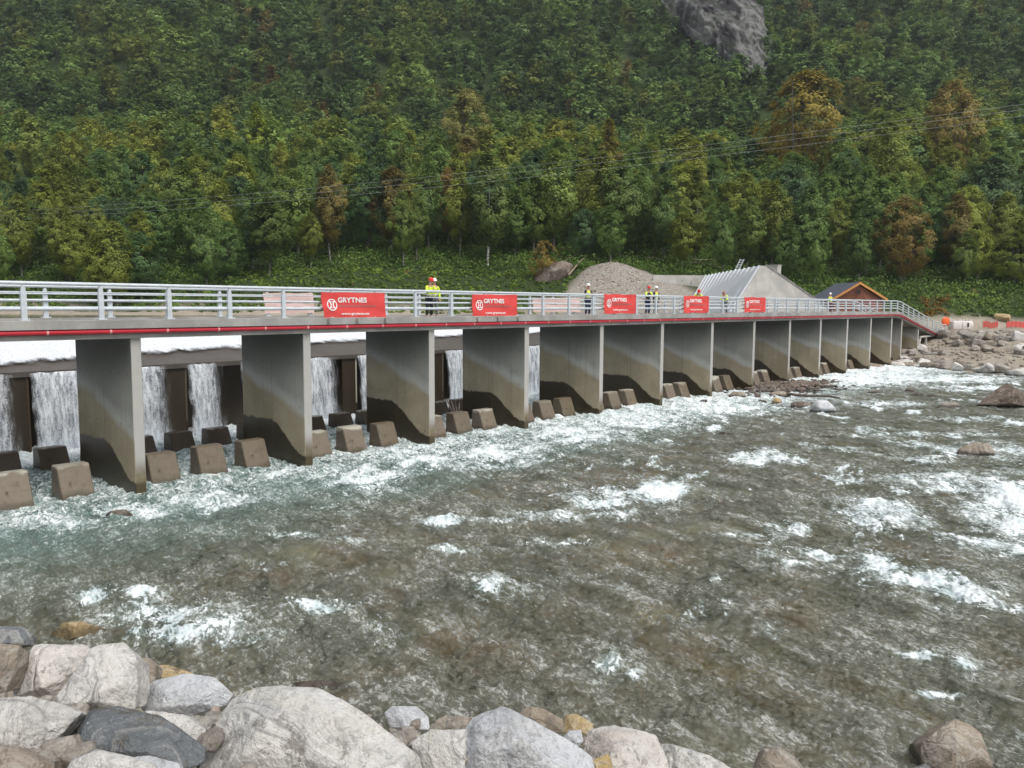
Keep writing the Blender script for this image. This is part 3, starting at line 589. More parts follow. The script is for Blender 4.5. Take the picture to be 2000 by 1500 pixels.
# ------------------------------------------------------------------ bridge
def deck_z(x): return float(np.interp(x, [-9, 87.6, 88.9, 104.0, 107], [5.5, 5.5, 5.42, 2.95, 2.80]))
PATH = [-1]+list(np.arange(6, 87, 9))+[86.9, 87.6, 88.2, 88.9, 92, 96, 100, 104, 107]
YB = YF+PL
def build_bridge():
    root = empty('bridge', (4, 27.6, 4.9), 0, 'long concrete bridge on a row of thin wall piers, ramping down at its far end', 'bridge')
    inv = Matrix.Translation((-4, -27.6, -4.9))
    def rel(o): o.matrix_parent_inverse = inv; return o
    P = [(x, 0, deck_z(x)) for x in PATH]
    b = MB(); b.sweep([(YF+.14, -.12), (YF+.14, -.50), (YB-.24, -.50), (YB-.24, -.12)], P); rel(b.build('deck', MAT['concrete'], root))
    b = MB(); b.sweep([(YF-.28, -.26), (YF-.28, -.01), (YF-.26, 0), (YF+.30, 0), (YF+.30, -.115), (YF+.137, -.12), (YF+.137, -.258)], P); rel(b.build('kerb', MAT['kerb'], root))
    b = MB(); b.sweep([(YF-.10, -.57), (YF-.10, -.262), (YF+.136, -.262), (YF+.136, -.57)], P); rel(b.build('edge_beam', MAT['kerb'], root))
    b = MB(); b.sweep([(YB-.30, -.116), (YB-.30, 0), (YB+.25, 0), (YB+.25, -.57), (YB-.237, -.57), (YB-.237, -.118)], P); rel(b.build('rear_kerb', MAT['kerb'], root))
    # piers: local y 0..PL so that the stain keeps to each pier
    def pier(xr, wd, top, zb=-1.2):
        b = MB(); z0 = zb; e = .02
        pts = [(-wd+e, 0), (-e, 0), (0, e), (0, PL), (-wd, PL), (-wd, e)]; n = len(pts)
        nz = 8; vs = []
        for k in range(nz+1):
            z = z0+(top-z0)*k/nz
            for x, y in pts: vs.append((x, y, z))
        fs = [(k*n+i, k*n+(i+1) % n, (k+1)*n+(i+1) % n, (k+1)*n+i) for k in range(nz) for i in range(n)]+[tuple(range(n-1, -1, -1)), tuple(nz*n+i for i in range(n))]
        b.add(vs, fs); o = b.build('pier', MAT['pier'], root); o.location = (xr, YF, 0); rel(o); return o
    for i, x in enumerate(PIERS):
        t = min(deck_z(x), deck_z(x-W))-.505
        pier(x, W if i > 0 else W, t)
    # end abutment and the braced opening beside it
    b = MB(); b.box((103.4, YF-.1, 0.5), (107.5, YB, deck_z(104)-.58)); rel(b.build('abutment', MAT['wall'], root))
    b = MB(); b.box((-3, YF-.1, -1), (4.6, YB, 4.92)); rel(b.build('abutment', MAT['wall'], root))
    b = MB(); z9 = 2.75
    b.box((97.2, YF+.05, 2.62), (103.35, YF+.25, 2.80)); b.box((99.6, YF+.06, .8), (99.85, YF+.24, 2.6))
    b.add([(96.4, YF+.05, 1.0), (96.65, YF+.05, 1.0), (97.6, YF+.05, 2.61), (97.3, YF+.05, 2.61), (96.4, YF+.25, 1.0), (96.65, YF+.25, 1.0), (97.6, YF+.25, 2.61), (97.3, YF+.25, 2.61)],
          [(0, 1, 2, 3), (7, 6, 5, 4), (0, 4, 5, 1), (1, 5, 6, 2), (2, 6, 7, 3), (3, 7, 4, 0)])
    b.box((96.5, YF, .7), (103.39, YF+.3, 1.0)); rel(b.build('end_frame', MAT['wall'], root))
    b = MB(); b.box((96.4, YB-.2, .0), (103.38, YB-.05, 3.1)); rel(b.build('opening_shade', MAT['dark'], root))  # near-black sheet standing in for the shade inside the opening
    # railings
    def railing(y, name, ph, x0, outward):
        rr = MB()
        for dz, r in ((1.05, .056), (.80, .024), (.575, .040), (.33, .056)):
            rr.tube([(x, y+(0 if dz > 1 else .07*outward), deck_z(x)+dz) for x in PATH], r, 10)
        ro = rr.build('railing', MAT['galv'], root, True); rel(ro)
        rinv = (inv @ Matrix.Identity(4)).copy()
        pm = MB()
        # tapered plate post with rounded shoulder, foot plate and bolts
        w0, w1 = .072, .048
        prof = [(-w0, 0), (w0, 0), (w0, .75), (w1, .93), (w1*.5, .99), (-w1*.5, .99), (-w1, .93), (-w0, .75)]
        n = len(prof); pm.add([(a, -.05, c) for a, c in prof]+[(a, .05, c) for a, c in prof], [tuple(range(n)), tuple(range(2*n-1, n-1, -1))]+[(i, n+i, n+(i+1) % n, (i+1) % n) for i in range(n)])
        pm.box((-.13, -.11, 0.001), (.13, .11, .022))
        for a in (-.1, .1):
            for c in (-.08, .08): pm.tube([(a, c, .02), (a, c, .06)], .014, 6)
        first = None; k = 0
        x = x0
        while x < 106.9:
            z = deck_z(x)+.002
            if first is None: o = pm.build('post', MAT['galv'], ro); first = o
            else: o = first.copy(); COL.objects.link(o); o.parent = ro
            o.location = (x, y, z); x += S/3 if x < 87.5 else 1.9
    railing(YF-.13, 'front', 0, 8.40-S/3*3, 1)
    railing(YB+.02, 'rear', 0, 8.40-S/3*3, -1)
    return root
build_bridge()
def pipe():
    P = [(x, YF-.185, deck_z(x)-.345) for x in PATH if x < 106.5]
    b = MB(); b.tube(P, .075, 14); o = b.build('pipe', MAT['red_pipe'], None, True)
    tag(o, 'red plastic pipe running the whole length of the bridge edge', 'pipe')
    x = 7.2; mt = simple('pale pipe collar', (.62, .30, .30), .5); first = None
    while x < 66:
        if first is None: b = MB(); b.tube([(-.03, 0, 0), (.03, 0, 0)], .082, 14); first = c = b.build('collar', mt, o, True)
        else: c = first.copy(); COL.objects.link(c); c.parent = o
        c.location = (x, YF-.185, 5.155); x += 1.75
pipe()

# ------------------------------------------------------------------ baffle blocks
ORD = ['first', 'second', 'third', 'fourth', 'fifth', 'sixth', 'seventh', 'eighth', 'ninth', 'tenth', 'eleventh', 'twelfth', 'thirteenth', 'fourteenth', 'fifteenth', 'sixteenth']
def baffles():
    b = MB(); e = .03
    prof = [(0, -.8), (0, -.05), (.12, .25), (.40, 1.0-.03), (.44, 1.0), (.82, 1.0), (.86, .97), (.98, -.8)]
    n = len(prof)
    xs = [0, e, 1.0-e, 1.0]
    def pr(x, k): return [(x, y+(k*.03 if y < .5 else -k*.03), z-(k*.03 if z > .9 else 0)) for y, z in prof]
    vs = pr(0, 1)+pr(e, 0)+pr(1-e, 0)+pr(1, 1)
    fs = [tuple(range(n)), tuple(range(4*n-1, 3*n-1, -1))]+[(j*n+i, (j+1)*n+i, (j+1)*n+(i+1) % n, j*n+(i+1) % n) for j in range(3) for i in range(n)]
    b.add(vs, fs); b.tube([(.3, .15, .5), (.3, .11, .5)], .03, 6); first = b.build('baffle_block', MAT['block'], None)
    made = False
    def put(x, y, z, sc, lab, grp):
        nonlocal made
        o = first if not made else first.copy()
        if made: COL.objects.link(o)
        made = True; o.location = (x, y, z); o.scale = sc; o.rotation_euler = (0, 0, random.uniform(-.02, .02)); tag(o, lab, 'baffle block', grp)
    for bay in range(-1, 12):
        base = X1+S*bay
        nm = ('%s bridge bay' % ORD[bay+1]) if bay >= 0 else 'cut-off bay at left'
        for k, off in enumerate((.62, 2.36, 4.10)):
            if bay == 11 and k == 2: continue
            z = 0.0 if bay not in (6, 7) else .1
            look = 'dry pale' if bay in (6, 7) else ('brown wet' if k else 'grey brown')
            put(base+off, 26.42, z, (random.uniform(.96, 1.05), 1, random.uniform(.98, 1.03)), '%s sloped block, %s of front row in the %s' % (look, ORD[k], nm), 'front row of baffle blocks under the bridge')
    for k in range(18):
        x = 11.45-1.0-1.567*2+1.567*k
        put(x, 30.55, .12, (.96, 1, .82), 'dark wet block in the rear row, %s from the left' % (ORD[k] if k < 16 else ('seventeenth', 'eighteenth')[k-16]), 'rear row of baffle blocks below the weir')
baffles()

# ------------------------------------------------------------------ banners
def text_mesh(s, h, extr=.002, off=0.0):
    cu = bpy.data.curves.new('t', 'FONT'); cu.body = s; cu.size = h; cu.extrude = extr; cu.offset = off; cu.space_character = 1.02
    o = bpy.data.objects.new('t', cu); COL.objects.link(o); bpy.context.view_layer.update()
    me = bpy.data.meshes.new_from_object(o.evaluated_get(bpy.context.evaluated_depsgraph_get())); bpy.data.objects.remove(o); return me
def banner(x0, x1, z0, z1, y, label, full=True, face=-1, seed=0):
    wd, ht = x1-x0, z1-z0; nx, nz = 40, 14; U, V = np.meshgrid(np.linspace(0, 1, nx), np.linspace(0, 1, nz))
    wob = lambda u, v: .018*np.sin(u*17+seed)+.012*np.sin(v*9+u*5+seed)
    X = U*wd+.02*np.sin(V*6+seed); Z = V*ht+.02*np.sin(U*math.pi*3+seed)*(1-V)-.01*np.sin(U*math.pi*4)*V; Yv = wob(U, V)
    sl = .05*wd*(1-V)*(1 if full and seed == 1 else .4); X = X+sl*(1-U*.7)
    A = np.stack([X, Yv-.004, Z], -1).reshape(-1, 3); B = np.stack([X, Yv+.004, Z], -1).reshape(-1, 3); f = grid_faces(nz, nx)
    me = mesh_np('banner', np.r_[A, B], np.r_[f, f[:, ::-1]+len(A)], True, None, MAT['banner'] if face < 0 else MAT['banner_back'])
    root = empty('banner', (x0, y, z0), 0, label, 'banner', 'red advertising banners tied to the bridge railings')
    link('cloth', me, None, root)
    if face > 0:
        return
    def put(name, me, mat, x, z):
        V = np.zeros(len(me.vertices)*3, np.float32); me.vertices.foreach_get('co', V); V = V.reshape(-1, 3)
        out = np.empty_like(V); xx = V[:, 0]+x; zz = V[:, 1]+z; v = zz/ht
        s2 = .05*wd*(1-v)*(1 if full and seed == 1 else .4)*(1-xx/wd*.7)
        out[:, 0] = xx+s2*.8; out[:, 2] = zz; out[:, 1] = wob(xx/wd, v)-.014-V[:, 2]
        me.vertices.foreach_set('co', out.ravel()); me.update(); link(name, me, mat, root)
    t = text_mesh('GRYTNES', .27*ht*.98, .003, .006); bb = max(v.co.x for v in t.vertices); s = .46*wd/bb
    for v in t.vertices: v.co.x *= s
    put('lettering', t, MAT['white'], .235*wd, .625*ht)
    t2 = text_mesh('www.grytnes.no', .13*ht, .003, .002); bb = max(v.co.x for v in t2.vertices); s = .46*wd/bb
    for v in t2.vertices: v.co.x *= s
    put('web_address', t2, MAT['white'], .27*wd, .155*ht)
    # tiny middle line: a row of small strokes
    b = MB(); x = 0; rr = random.Random(4)
    while x < .60*wd: ww = rr.uniform(.015, .035); b.box((x, 0, -.003), (x+ww, rr.choice((.05, .065, .05))*ht, .003)); x += ww+.014
    m = bpy.data.meshes.new('m'); m.from_pydata(b.v, [], b.f); put('small_print', m, MAT['grey_print'], .24*wd, .46*ht)
    # emblem: ring with two arcs back to back
    b = MB(); r = .20*ht
    def arc(cx, cy, r, a0, a1, th, n=22):
        for i in range(n):
            a = a0+(a1-a0)*i/n; c = a0+(a1-a0)*(i+1)/n
            q = [(cx+rr_*math.cos(an), cy+rr_*math.sin(an)) for an, rr_ in ((a, r-th), (a, r+th), (c, r+th), (c, r-th))]
            b.add([(*p_, -.003) for p_ in q]+[(*p_, .003) for p_ in q], [(0, 1, 2, 3), (7, 6, 5, 4), (0, 4, 5, 1), (1, 5, 6, 2), (2, 6, 7, 3), (3, 7, 4, 0)])
    for a0 in (35, 215): arc(0, 0, r, R(a0), R(a0+110), .018*ht/.9)
    for a0 in (-32, 148): arc(0, 0, r, R(a0), R(a0+64), .018*ht/.9)
    arc(-r*.95, 0, r*.72, R(-62), R(62), .022); arc(r*.95, 0, r*.72, R(118), R(242), .022)
    b.box((-r*.62, r*.50, -.003), (r*.62, r*.62, .003)); b.box((-r*.62, -r*.62, -.003), (r*.62, -r*.50, .003))
    m = bpy.data.meshes.new('m'); m.from_pydata(b.v, [], b.f); put('emblem', m, MAT['white'], .145*wd, .53*ht)
    if full:
        for u in (.06, .5, .96):
            b = MB(); b.tube([(0, 0, .02), (.05, -.03, -.06), (-.05, -.05, -.14), (.06, -.05, -.2)], .012, 6); b.tube([(0, 0, .02), (-.06, -.04, -.07), (.03, -.06, -.16)], .012, 6)
            b.build('tie', MAT['knot'], root, False, (u*wd+.03*wd, -.03, 0))
def bx(px, y): return on_y(px, 595, y)[0]
y1 = YF-.13-.11; y2 = YF-.13+.19
banner(bx(627, y1), bx(751, y1), 5.45, 6.44, y1, 'large red banner hung over the near railing, widest and nearest of the banners', seed=1)
banner(bx(922, y1), bx(1010, y1), 5.44, 6.46, y1, 'wrinkled red banner hung over the railing between two groups of workers', seed=2)
banner(bx(1170, y2), bx(1233, y2), 5.56, 6.60, y1-.01, 'red banner behind the rails right of the lone man with the white helmet', False, seed=3)
banner(bx(1326, y2), bx(1376, y2), 5.56, 6.60, y1-.01, 'red banner behind the rails below the man in the red helmet leaning over it', False, seed=4)
banner(bx(1445, y2), bx(1487, y2), 5.56, 6.60, y1-.01, 'red banner farthest along the bridge, in front of the triangular concrete wall', False, seed=5)
y3 = YB-.08
banner(bx(515, y3), bx(612, y3), 5.60, 6.45, y3, 'pale back of a banner on the far railing left of the largest red banner', False, 1, 6)
banner(bx(1040, y3), bx(1132, y3), 5.60, 6.42, y3, 'pale back of a banner on the far railing right of the wrinkled red banner', False, 1, 7)

# ------------------------------------------------------------------ people
def skin(name, verts, edges, root_i=0, sub=1):
    me = bpy.data.meshes.new(name); me.from_pydata([v[:3] for v in verts], [], edges); o = bpy.data.objects.new(name, me); COL.objects.link(o)
    o.modifiers.new('s', 'SKIN'); 
    for i, v in enumerate(verts):
        r = v[3]; me.skin_vertices[0].data[i].radius = (r, v[4] if len(v) > 4 else r)
    me.skin_vertices[0].data[root_i].use_root = True
    if sub: sm = o.modifiers.new('u', 'SUBSURF'); sm.levels = sub; sm.render_levels = sub
    bpy.context.view_layer.update(); dg = bpy.context.evaluated_depsgraph_get()
    out = bpy.data.meshes.new_from_object(o.evaluated_get(dg)); bpy.data.objects.remove(o)
    out.polygons.foreach_set('use_smooth', [True]*len(out.polygons)); return out
def person(x, y, rz, label, top='hivis', arms='hivis', legs='navy', helmet='helmet_white', lean=0., armpose='rail', beard=False, turn=0.):
    z0 = 5.385
    root = empty('person', (x, y, z0), rz, label, 'person')
    L = lean; cs, sn = math.cos(L), math.sin(L)
    def up(yy, zz, xx=0): # rotate about the hips (z=.95), forward = +y
        return (xx, yy*cs+(zz-.95)*sn, .95+(zz-.95)*cs-yy*sn)
    hip = (0, 0, .95)
    def P(t, r, r2=None): return (*t, r) if r2 is None else (*t, r, r2)
    arms_pts = {}
    for s in (-1, 1):
        sh = up(0, 1.42, .18*s)
        if armpose == 'rail': el = (sh[0]+.05*s, sh[1]+.16, sh[2]-.24); ha = (el[0]-.04*s, el[1]+.24, max(el[2]-.02, 1.02))
        elif armpose == 'down': el = (sh[0]+.06*s, sh[1]+.0, sh[2]-.28); ha = (el[0]+.0*s, el[1]+.08, el[2]-.25)
        elif armpose == 'face' and s > 0: el = (sh[0]+.10, sh[1]+.16, sh[2]-.2); ha = (sh[0]-.08, sh[1]+.24, sh[2]+.1)
        elif armpose == 'face': el = (sh[0]-.06, sh[1]+.05, sh[2]-.27); ha = (el[0]+.1, el[1]+.2, el[2]+.02)
        else: el = (sh[0]+.08*s, sh[1]+.12, sh[2]-.25); ha = (el[0]-.14*s, el[1]+.2, el[2]+.08)
        arms_pts[s] = (sh, el, ha)
    hx, hy, hz = up(.0, 1.50); headc = up(.03, 1.66)
    V = [P(hip, .13, .10), P(up(0, 1.15), .125, .095), P(up(0, 1.36), .15, .10), P(up(.005, 1.48), .06), P(up(.01, 1.56), .065, .07), P(up(.03, 1.66), .078, .095), P(up(.02, 1.75), .06, .07)]
    E = [(0, 1), (1, 2), (2, 3), (3, 4), (4, 5), (5, 6)]
    # nose and ears
    i = len(V); V += [P(up(.135, 1.645), .014), P(up(.03, 1.65, .083), .016), P(up(.03, 1.65, -.083), .016)]; E += [(5, i), (5, i+1), (5, i+2)]
    cloth_arm = []
    for s in (-1, 1):
        sh, el, ha = arms_pts[s]; i = len(V); V += [P(sh, .06), P(el, .043), P(ha, .028)]; E += [(2, i), (i, i+1), (i+1, i+2)]
        d = (Vector(ha)-Vector(el)).normalized(); pl = Vector(ha)+d*.07; V.append(P(tuple(pl), .03, .016)); E.append((i+2, i+3)); w_ = len(V)-1
        sx = Vector((1, 0, 0)); sx = (sx-d*sx.dot(d)).normalized(); dn = Vector((0, 0, -1))
        for k, (o_, ln) in enumerate(((-.03, .065), (-.01, .078), (.01, .073), (.03, .055))):
            a_ = pl+sx*o_+d*ln*.55; b_ = a_+(d*.5+dn*.8)*ln*.5; j = len(V); V += [P(tuple(a_), .0085), P(tuple(b_), .0075)]; E += [(w_, j), (j, j+1)]
        a_ = Vector(ha)+d*.03-sx*s*.035+dn*.01; b_ = a_+d*.035+dn*.02; j = len(V); V += [P(tuple(a_), .010), P(tuple(b_), .008)]; E += [(w_-1, j), (j, j+1)]
    legsP = {}
    for s in (-1, 1):
        hp = (.095*s, 0, .90); kn = (.11*s, .03, .50); an = (.12*s, -.01, .10); to = (.14*s, .13, .04); i = len(V)
        V += [P(hp, .085), P(kn, .055), P(an, .04), P(to, .035)]; E += [(0, i), (i, i+1), (i+1, i+2), (i+2, i+3)]; legsP[s] = (hp, kn, an, to)
    link('body', skin('body', V, E), MAT['skin'], root)
    for s in (-1, 1):
        b = MB(); e = up(.112, 1.675, .032*s); b.tube([(e[0], e[1]-.01, e[2]), (e[0], e[1]+.004, e[2])], .011, 8); b.build('eye', MAT['dark'], root)
    # jacket
    V = [P(up(0, .90), .165, .13), P(up(0, 1.15), .16, .13), P(up(0, 1.36), .185, .135), P(up(0, 1.47), .085)]; E = [(0, 1), (1, 2), (2, 3)]
    link('jacket', skin('jacket', V, E), MAT[top], root)
    V2 = []; 
    for s in (-1, 1):
        sh, el, ha = arms_pts[s]; inn = up(0, 1.40, .09*s); V2 = [P(inn, .07), P(sh, .082), P(el, .062), P(tuple(Vector(el).lerp(Vector(ha), .9)), .048)]
        link('sleeve', skin('sleeve', V2, [(0, 1), (1, 2), (2, 3)]), MAT[arms], root)
    V = [P((0, 0, .93), .145, .115)]; E = []
    for s in (-1, 1):
        hp, kn, an, to = legsP[s]; i = len(V); V += [P(hp, .105), P(kn, .078), P((an[0], an[1], .13), .065)]; E += [(0, i), (i, i+1), (i+1, i+2)]
    link('trousers', skin('trousers', V, E), MAT[legs], root)
    for s in (-1, 1):
        an, to = legsP[s][2:]; link('boot', skin('boot', [P((an[0], an[1]-.03, .05), .05), P((an[0], an[1], .13), .055), P((to[0], to[1], .045), .045)], [(0, 1), (0, 2)], sub=1), MAT['black'], root)
    if top == 'hivis':
        for zz in (1.05, 1.25):
            b = MB(); n = 20; rg = []
            for dz in (0, .05):
                for k in range(n):
                    a = 2*math.pi*k/n; rg.append(up(.145*math.sin(a), zz+dz, .18*math.cos(a)))
            b.add(rg, [(k, (k+1) % n, n+(k+1) % n, n+k) for k in range(n)]); b.build('reflective_strip', MAT['silver'], root)
    # helmet: dome with brim
    b = MB(); n = 16; c0 = Vector(up(.025, 1.70)); az = Vector(up(0, 2.7))-Vector(up(0, 1.7)); ay = Vector(up(1, 1.7))-Vector(up(0, 1.7)); ax = Vector((1, 0, 0)); vs = []
    ringd = [(1.18, 1.25, 0.0), (1.0, 1.0, .012), (.98, .98, .05), (.82, .84, .095), (.5, .52, .125), (.12, .12, .135)]
    for sx, sy, zz in ringd:
        for k in range(n):
            a = 2*math.pi*k/n; yy = math.sin(a)*.125*sy*(1.12 if math.sin(a) > 0 and zz == 0 else 1); vs.append(tuple(c0+ax*math.cos(a)*.105*sx+ay*yy+az*zz))
    b.add(vs, [(j*n+k, j*n+(k+1) % n, (j+1)*n+(k+1) % n, (j+1)*n+k) for j in range(len(ringd)-1) for k in range(n)]+[tuple((len(ringd)-1)*n+k for k in range(n)), tuple(range(n-1, -1, -1))])
    b.build('helmet', MAT[helmet], root, True)
    if beard: link('beard', skin('beard', [P(up(.10, 1.60), .045, .04), P(up(.11, 1.53), .04, .035)], [(0, 1)]), MAT['beard'], root)
PI = math.pi
def px_x(px, Y): return on_y(px, 585, Y)[0]
person(px_x(838, 27.0), 27.0, PI*.95, 'worker in red helmet and hi-vis jacket in front of another, left of the wrinkled banner', 'hivis', 'hivis', 'black', 'helmet_red', .18, 'hold')
person(px_x(848, 27.8), 27.8, PI*.85, 'tall worker in white helmet and hi-vis jacket partly behind one in a red helmet', 'hivis', 'hivis', 'grey_cloth', 'helmet_white', .05, 'down')
person(px_x(1148, 27.1), 27.1, PI*.92, 'bearded worker in white helmet, hi-vis vest and blue trousers before the gravel slope', 'hivis', 'black', 'navy', 'helmet_white', .0, 'hold', True)
person(px_x(1265, 27.3), 27.3, PI*.9, 'worker in red helmet and dark jacket beside one in a white helmet', 'black', 'hivis', 'navy', 'helmet_red', .1, 'hold')
person(px_x(1281, 27.2), 27.2, PI*.95, 'worker in white helmet and hi-vis vest right of one in a dark jacket', 'hivis', 'black', 'grey_cloth', 'helmet_white', 0, 'down')
person(px_x(1362, 26.5), 26.5, PI*.72, 'worker in red helmet leaning over a red banner in front of the ribbed slope', 'hivis', 'hivis', 'navy', 'helmet_red', .6, 'rail')
person(px_x(1416, 26.5), 26.5, PI*.6, 'stooping worker in brown helmet and grey trousers in front of the ribbed slope', 'hivis', 'hivis', 'grey_cloth', 'helmet_brown', .75, 'rail')
person(px_x(1622, 27.3), 27.3, -PI*.1, 'worker in white helmet seen from behind in front of the brown cabin', 'hivis', 'hivis', 'maroon', 'helmet_white', 0, 'face')
# ------------------------------------------------------------------ structures behind the bridge
def V3(a): return Vector([float(v) for v in a])
def slab_from(face, thick, name, mat, parent=None):     # planar outline (3-D points) given a thickness along its normal
    P = [V3(p) for p in face]; n = (P[1]-P[0]).cross(P[2]-P[0]).normalized()
    if n.dot(Vector(fw)) < 0: n = -n
    b = MB(); k = len(P); b.add(P+[p+n*thick for p in P], [tuple(range(k)), tuple(range(2*k-1, k-1, -1))]+[(i, k+i, k+(i+1) % k, (i+1) % k) for i in range(k)])
    return b.build(name, mat, parent)
def intake():
    D = 86
    top = on_d(1484, 519, D); top2 = on_d(1497, 519, D); lo = on_d(1440, 588, D); hi = on_d(1597, 588, D)
    zb = 3.0
    lob = lo.copy(); hib = hi.copy(); s1 = (lo-top)/(lo[2]-top[2]); lob = top+s1*(zb-top[2]); s2 = (hi-top2)/(hi[2]-top2[2]); hib = top2+s2*(zb-top2[2])
    rt = empty('retaining_wall', tuple(lob), 0, 'triangular grey concrete end wall beyond the bridge, beside the ribbed slope', 'wall')
    iv = Matrix.Translation(-Vector(lob))
    o = slab_from([top, top2, hib, lob], .45, 'wall', MAT['wall'], rt); o.matrix_parent_inverse = iv
    # coping along the right slope
    b = MB(); nrm = Vector((fw[0], fw[1], 0)).normalized(); a = V3(top2)-nrm*.06; c = V3(hib)-nrm*.06; up = Vector((0, 0, .16))
    b.add([a, c, c+up, a+up, a+nrm*.56, c+nrm*.56, c+nrm*.56+up, a+nrm*.56+up], [(0, 1, 2, 3), (7, 6, 5, 4), (0, 4, 5, 1), (1, 5, 6, 2), (2, 6, 7, 3), (3, 7, 4, 0)])
    o = b.build('coping', MAT['kerb'], rt); o.matrix_parent_inverse = iv
    # ribbed sloping slab going back to the left
    f1 = on_d(1379, 538.5, 112); g1 = on_d(1365, 563, 109.5); s = (g1-f1)/(g1[2]-f1[2]); fb = f1+s*(zb-f1[2])
    top_ = top.copy(); rs = empty('spillway_slope', tuple(lob), 0, 'pale ribbed sloping slab left of the triangular concrete wall', 'slope')
    P0, P1, P2, P3 = V3(top_), V3(f1), V3(fb), V3(lob)
    o = slab_from([P0+Vector((0, 0, .0)), P1, P2, P3], .3, 'slab', MAT['panel'], rs); o.matrix_parent_inverse = iv
    n = (P1-P0).cross(P3-P0).normalized(); 
    if n.dot(Vector(fw)) > 0: n = -n
    b = MB(); N = 13
    for k in range(N+1):
        u = k/N; a = P0.lerp(P1, u)+n*.02; c = P3.lerp(P2, u)+n*.02; b.tube([a, c], .13, 6)
    o = b.build('ribs', MAT['panel'], rs); o.matrix_parent_inverse = iv
    # side wall left of the slope
    a = on_d(1379, 538, 112); c = on_d(1276, 537, 112); aa = a.copy(); cc = c.copy(); aa[2] = cc[2] = 2.5
    o = slab_from([a, c, cc, aa], .5, 'concrete_wall', MAT['wall']); tag(o, 'low straight concrete wall between the gravel slope and the ribbed slab', 'wall')
    q = on_d(1514, 526, 93)
    b = MB(); b.box((q[0]-.5, q[1]-.5, q[2]-5), (q[0]+.5, q[1]+.5, q[2]+.42), .04); b.box((q[0]-.55, q[1]-.55, q[2]+.42), (q[0]+.55, q[1]+.55, q[2]+.50)); tag(b.build('concrete_shaft', MAT['wall']), 'small square concrete shaft top showing behind the triangular wall', 'shaft')
    # ladder
    b = MB(); l0 = V3(on_d(1433, 533, 98)); l1 = V3(on_d(1446, 506, 98)); off = Vector(rt0)*.45
    b.tube([l0, l1], .05, 6); b.tube([l0+off, l1+off], .05, 6)
    for k in range(6): p = l0.lerp(l1, (k+.5)/6); b.tube([p, p+off], .03, 6)
    tag(b.build('ladder', MAT['galv']), 'leaning metal ladder sticking up behind the ribbed slab', 'ladder')
intake()
def cabin():
    D = 100; ap = V3(on_d(1680, 556, D)); el = V3(on_d(1628, 585, D)); er = V3(on_d(1731, 585, D+2)); er.z = el.z; ap.z = el.z+1.95
    back = Vector(on_d(1612, 558, 110))-Vector(on_d(1680, 556, D)); back.z = 0; back = back.normalized()*7.0
    g = 3.2; root = empty('cabin', (ap.x, ap.y, g), 0, 'small brown timber cabin with dark roof and orange gable trim beyond the bridge', 'cabin'); iv = Matrix.Translation((-ap.x, -ap.y, -g))
    mid = (el+er)/2; a = el.lerp(mid, .08); c = er.lerp(mid, .08); apx = ap-Vector((0, 0, .12)); ins = back.normalized()*.35
    pts = [a+ins, c+ins, apx+ins-Vector((0, 0, .02))]; b = MB()
    for p in pts: pass
    A0, C0, T0 = pts; Ab, Cb = A0.copy(), C0.copy(); Ab.z = Cb.z = g; B2 = back-ins*2
    b.add([Ab, Cb, C0, T0, A0, Ab+B2, Cb+B2, C0+B2, T0+B2, A0+B2], [(0, 1, 2, 3, 4), (9, 8, 7, 6, 5), (0, 5, 6, 1), (1, 6, 7, 2), (2, 7, 8, 3), (3, 8, 9, 4), (4, 9, 5, 0)])
    o = b.build('wall', MAT['cladding'], root); o.matrix_parent_inverse = iv
    th = Vector((0, 0, .14))
    for s_ in (el, er):
        out = (s_-mid)*.06; b = MB(); p0 = s_+out-Vector((0, 0, .05)); p1 = ap+Vector((0, 0, .03))
        b.add([p0, p1, p1+back, p0+back, p0+th, p1+th, p1+back+th, p0+back+th], [(0, 1, 2, 3), (7, 6, 5, 4), (0, 4, 5, 1), (1, 5, 6, 2), (2, 6, 7, 3), (3, 7, 4, 0)])
        o = b.build('roof', MAT['roof'], root); o.matrix_parent_inverse = iv
        f = -back.normalized()*.06; dz = Vector((0, 0, -.12)); up = Vector((0, 0, .17))
        b = MB(); q = [p0+f+dz, p1+f+dz, p1+f+up, p0+f+up]; b.add(q+[x-f*.9 for x in q], [(0, 1, 2, 3), (7, 6, 5, 4), (0, 4, 5, 1), (1, 5, 6, 2), (2, 6, 7, 3), (3, 7, 4, 0)])
        o = b.build('barge_board', MAT['trim'], root); o.matrix_parent_inverse = iv
    wv = (er-el).normalized(); cpt = (apx+ins)+Vector((0, 0, -1.1)); f = -back.normalized()
    b = MB(); q = [cpt-wv*.25+f*.02, cpt+wv*.25+f*.02, cpt+wv*.25+f*.02+Vector((0, 0, .45)), cpt-wv*.25+f*.02+Vector((0, 0, .45))]
    b.add(q+[x+f*.05 for x in q], [(3, 2, 1, 0), (4, 5, 6, 7), (0, 1, 5, 4), (1, 2, 6, 5), (2, 3, 7, 6), (3, 0, 4, 7)]); o = b.build('window', MAT['dark'], root); o.matrix_parent_inverse = iv
cabin()
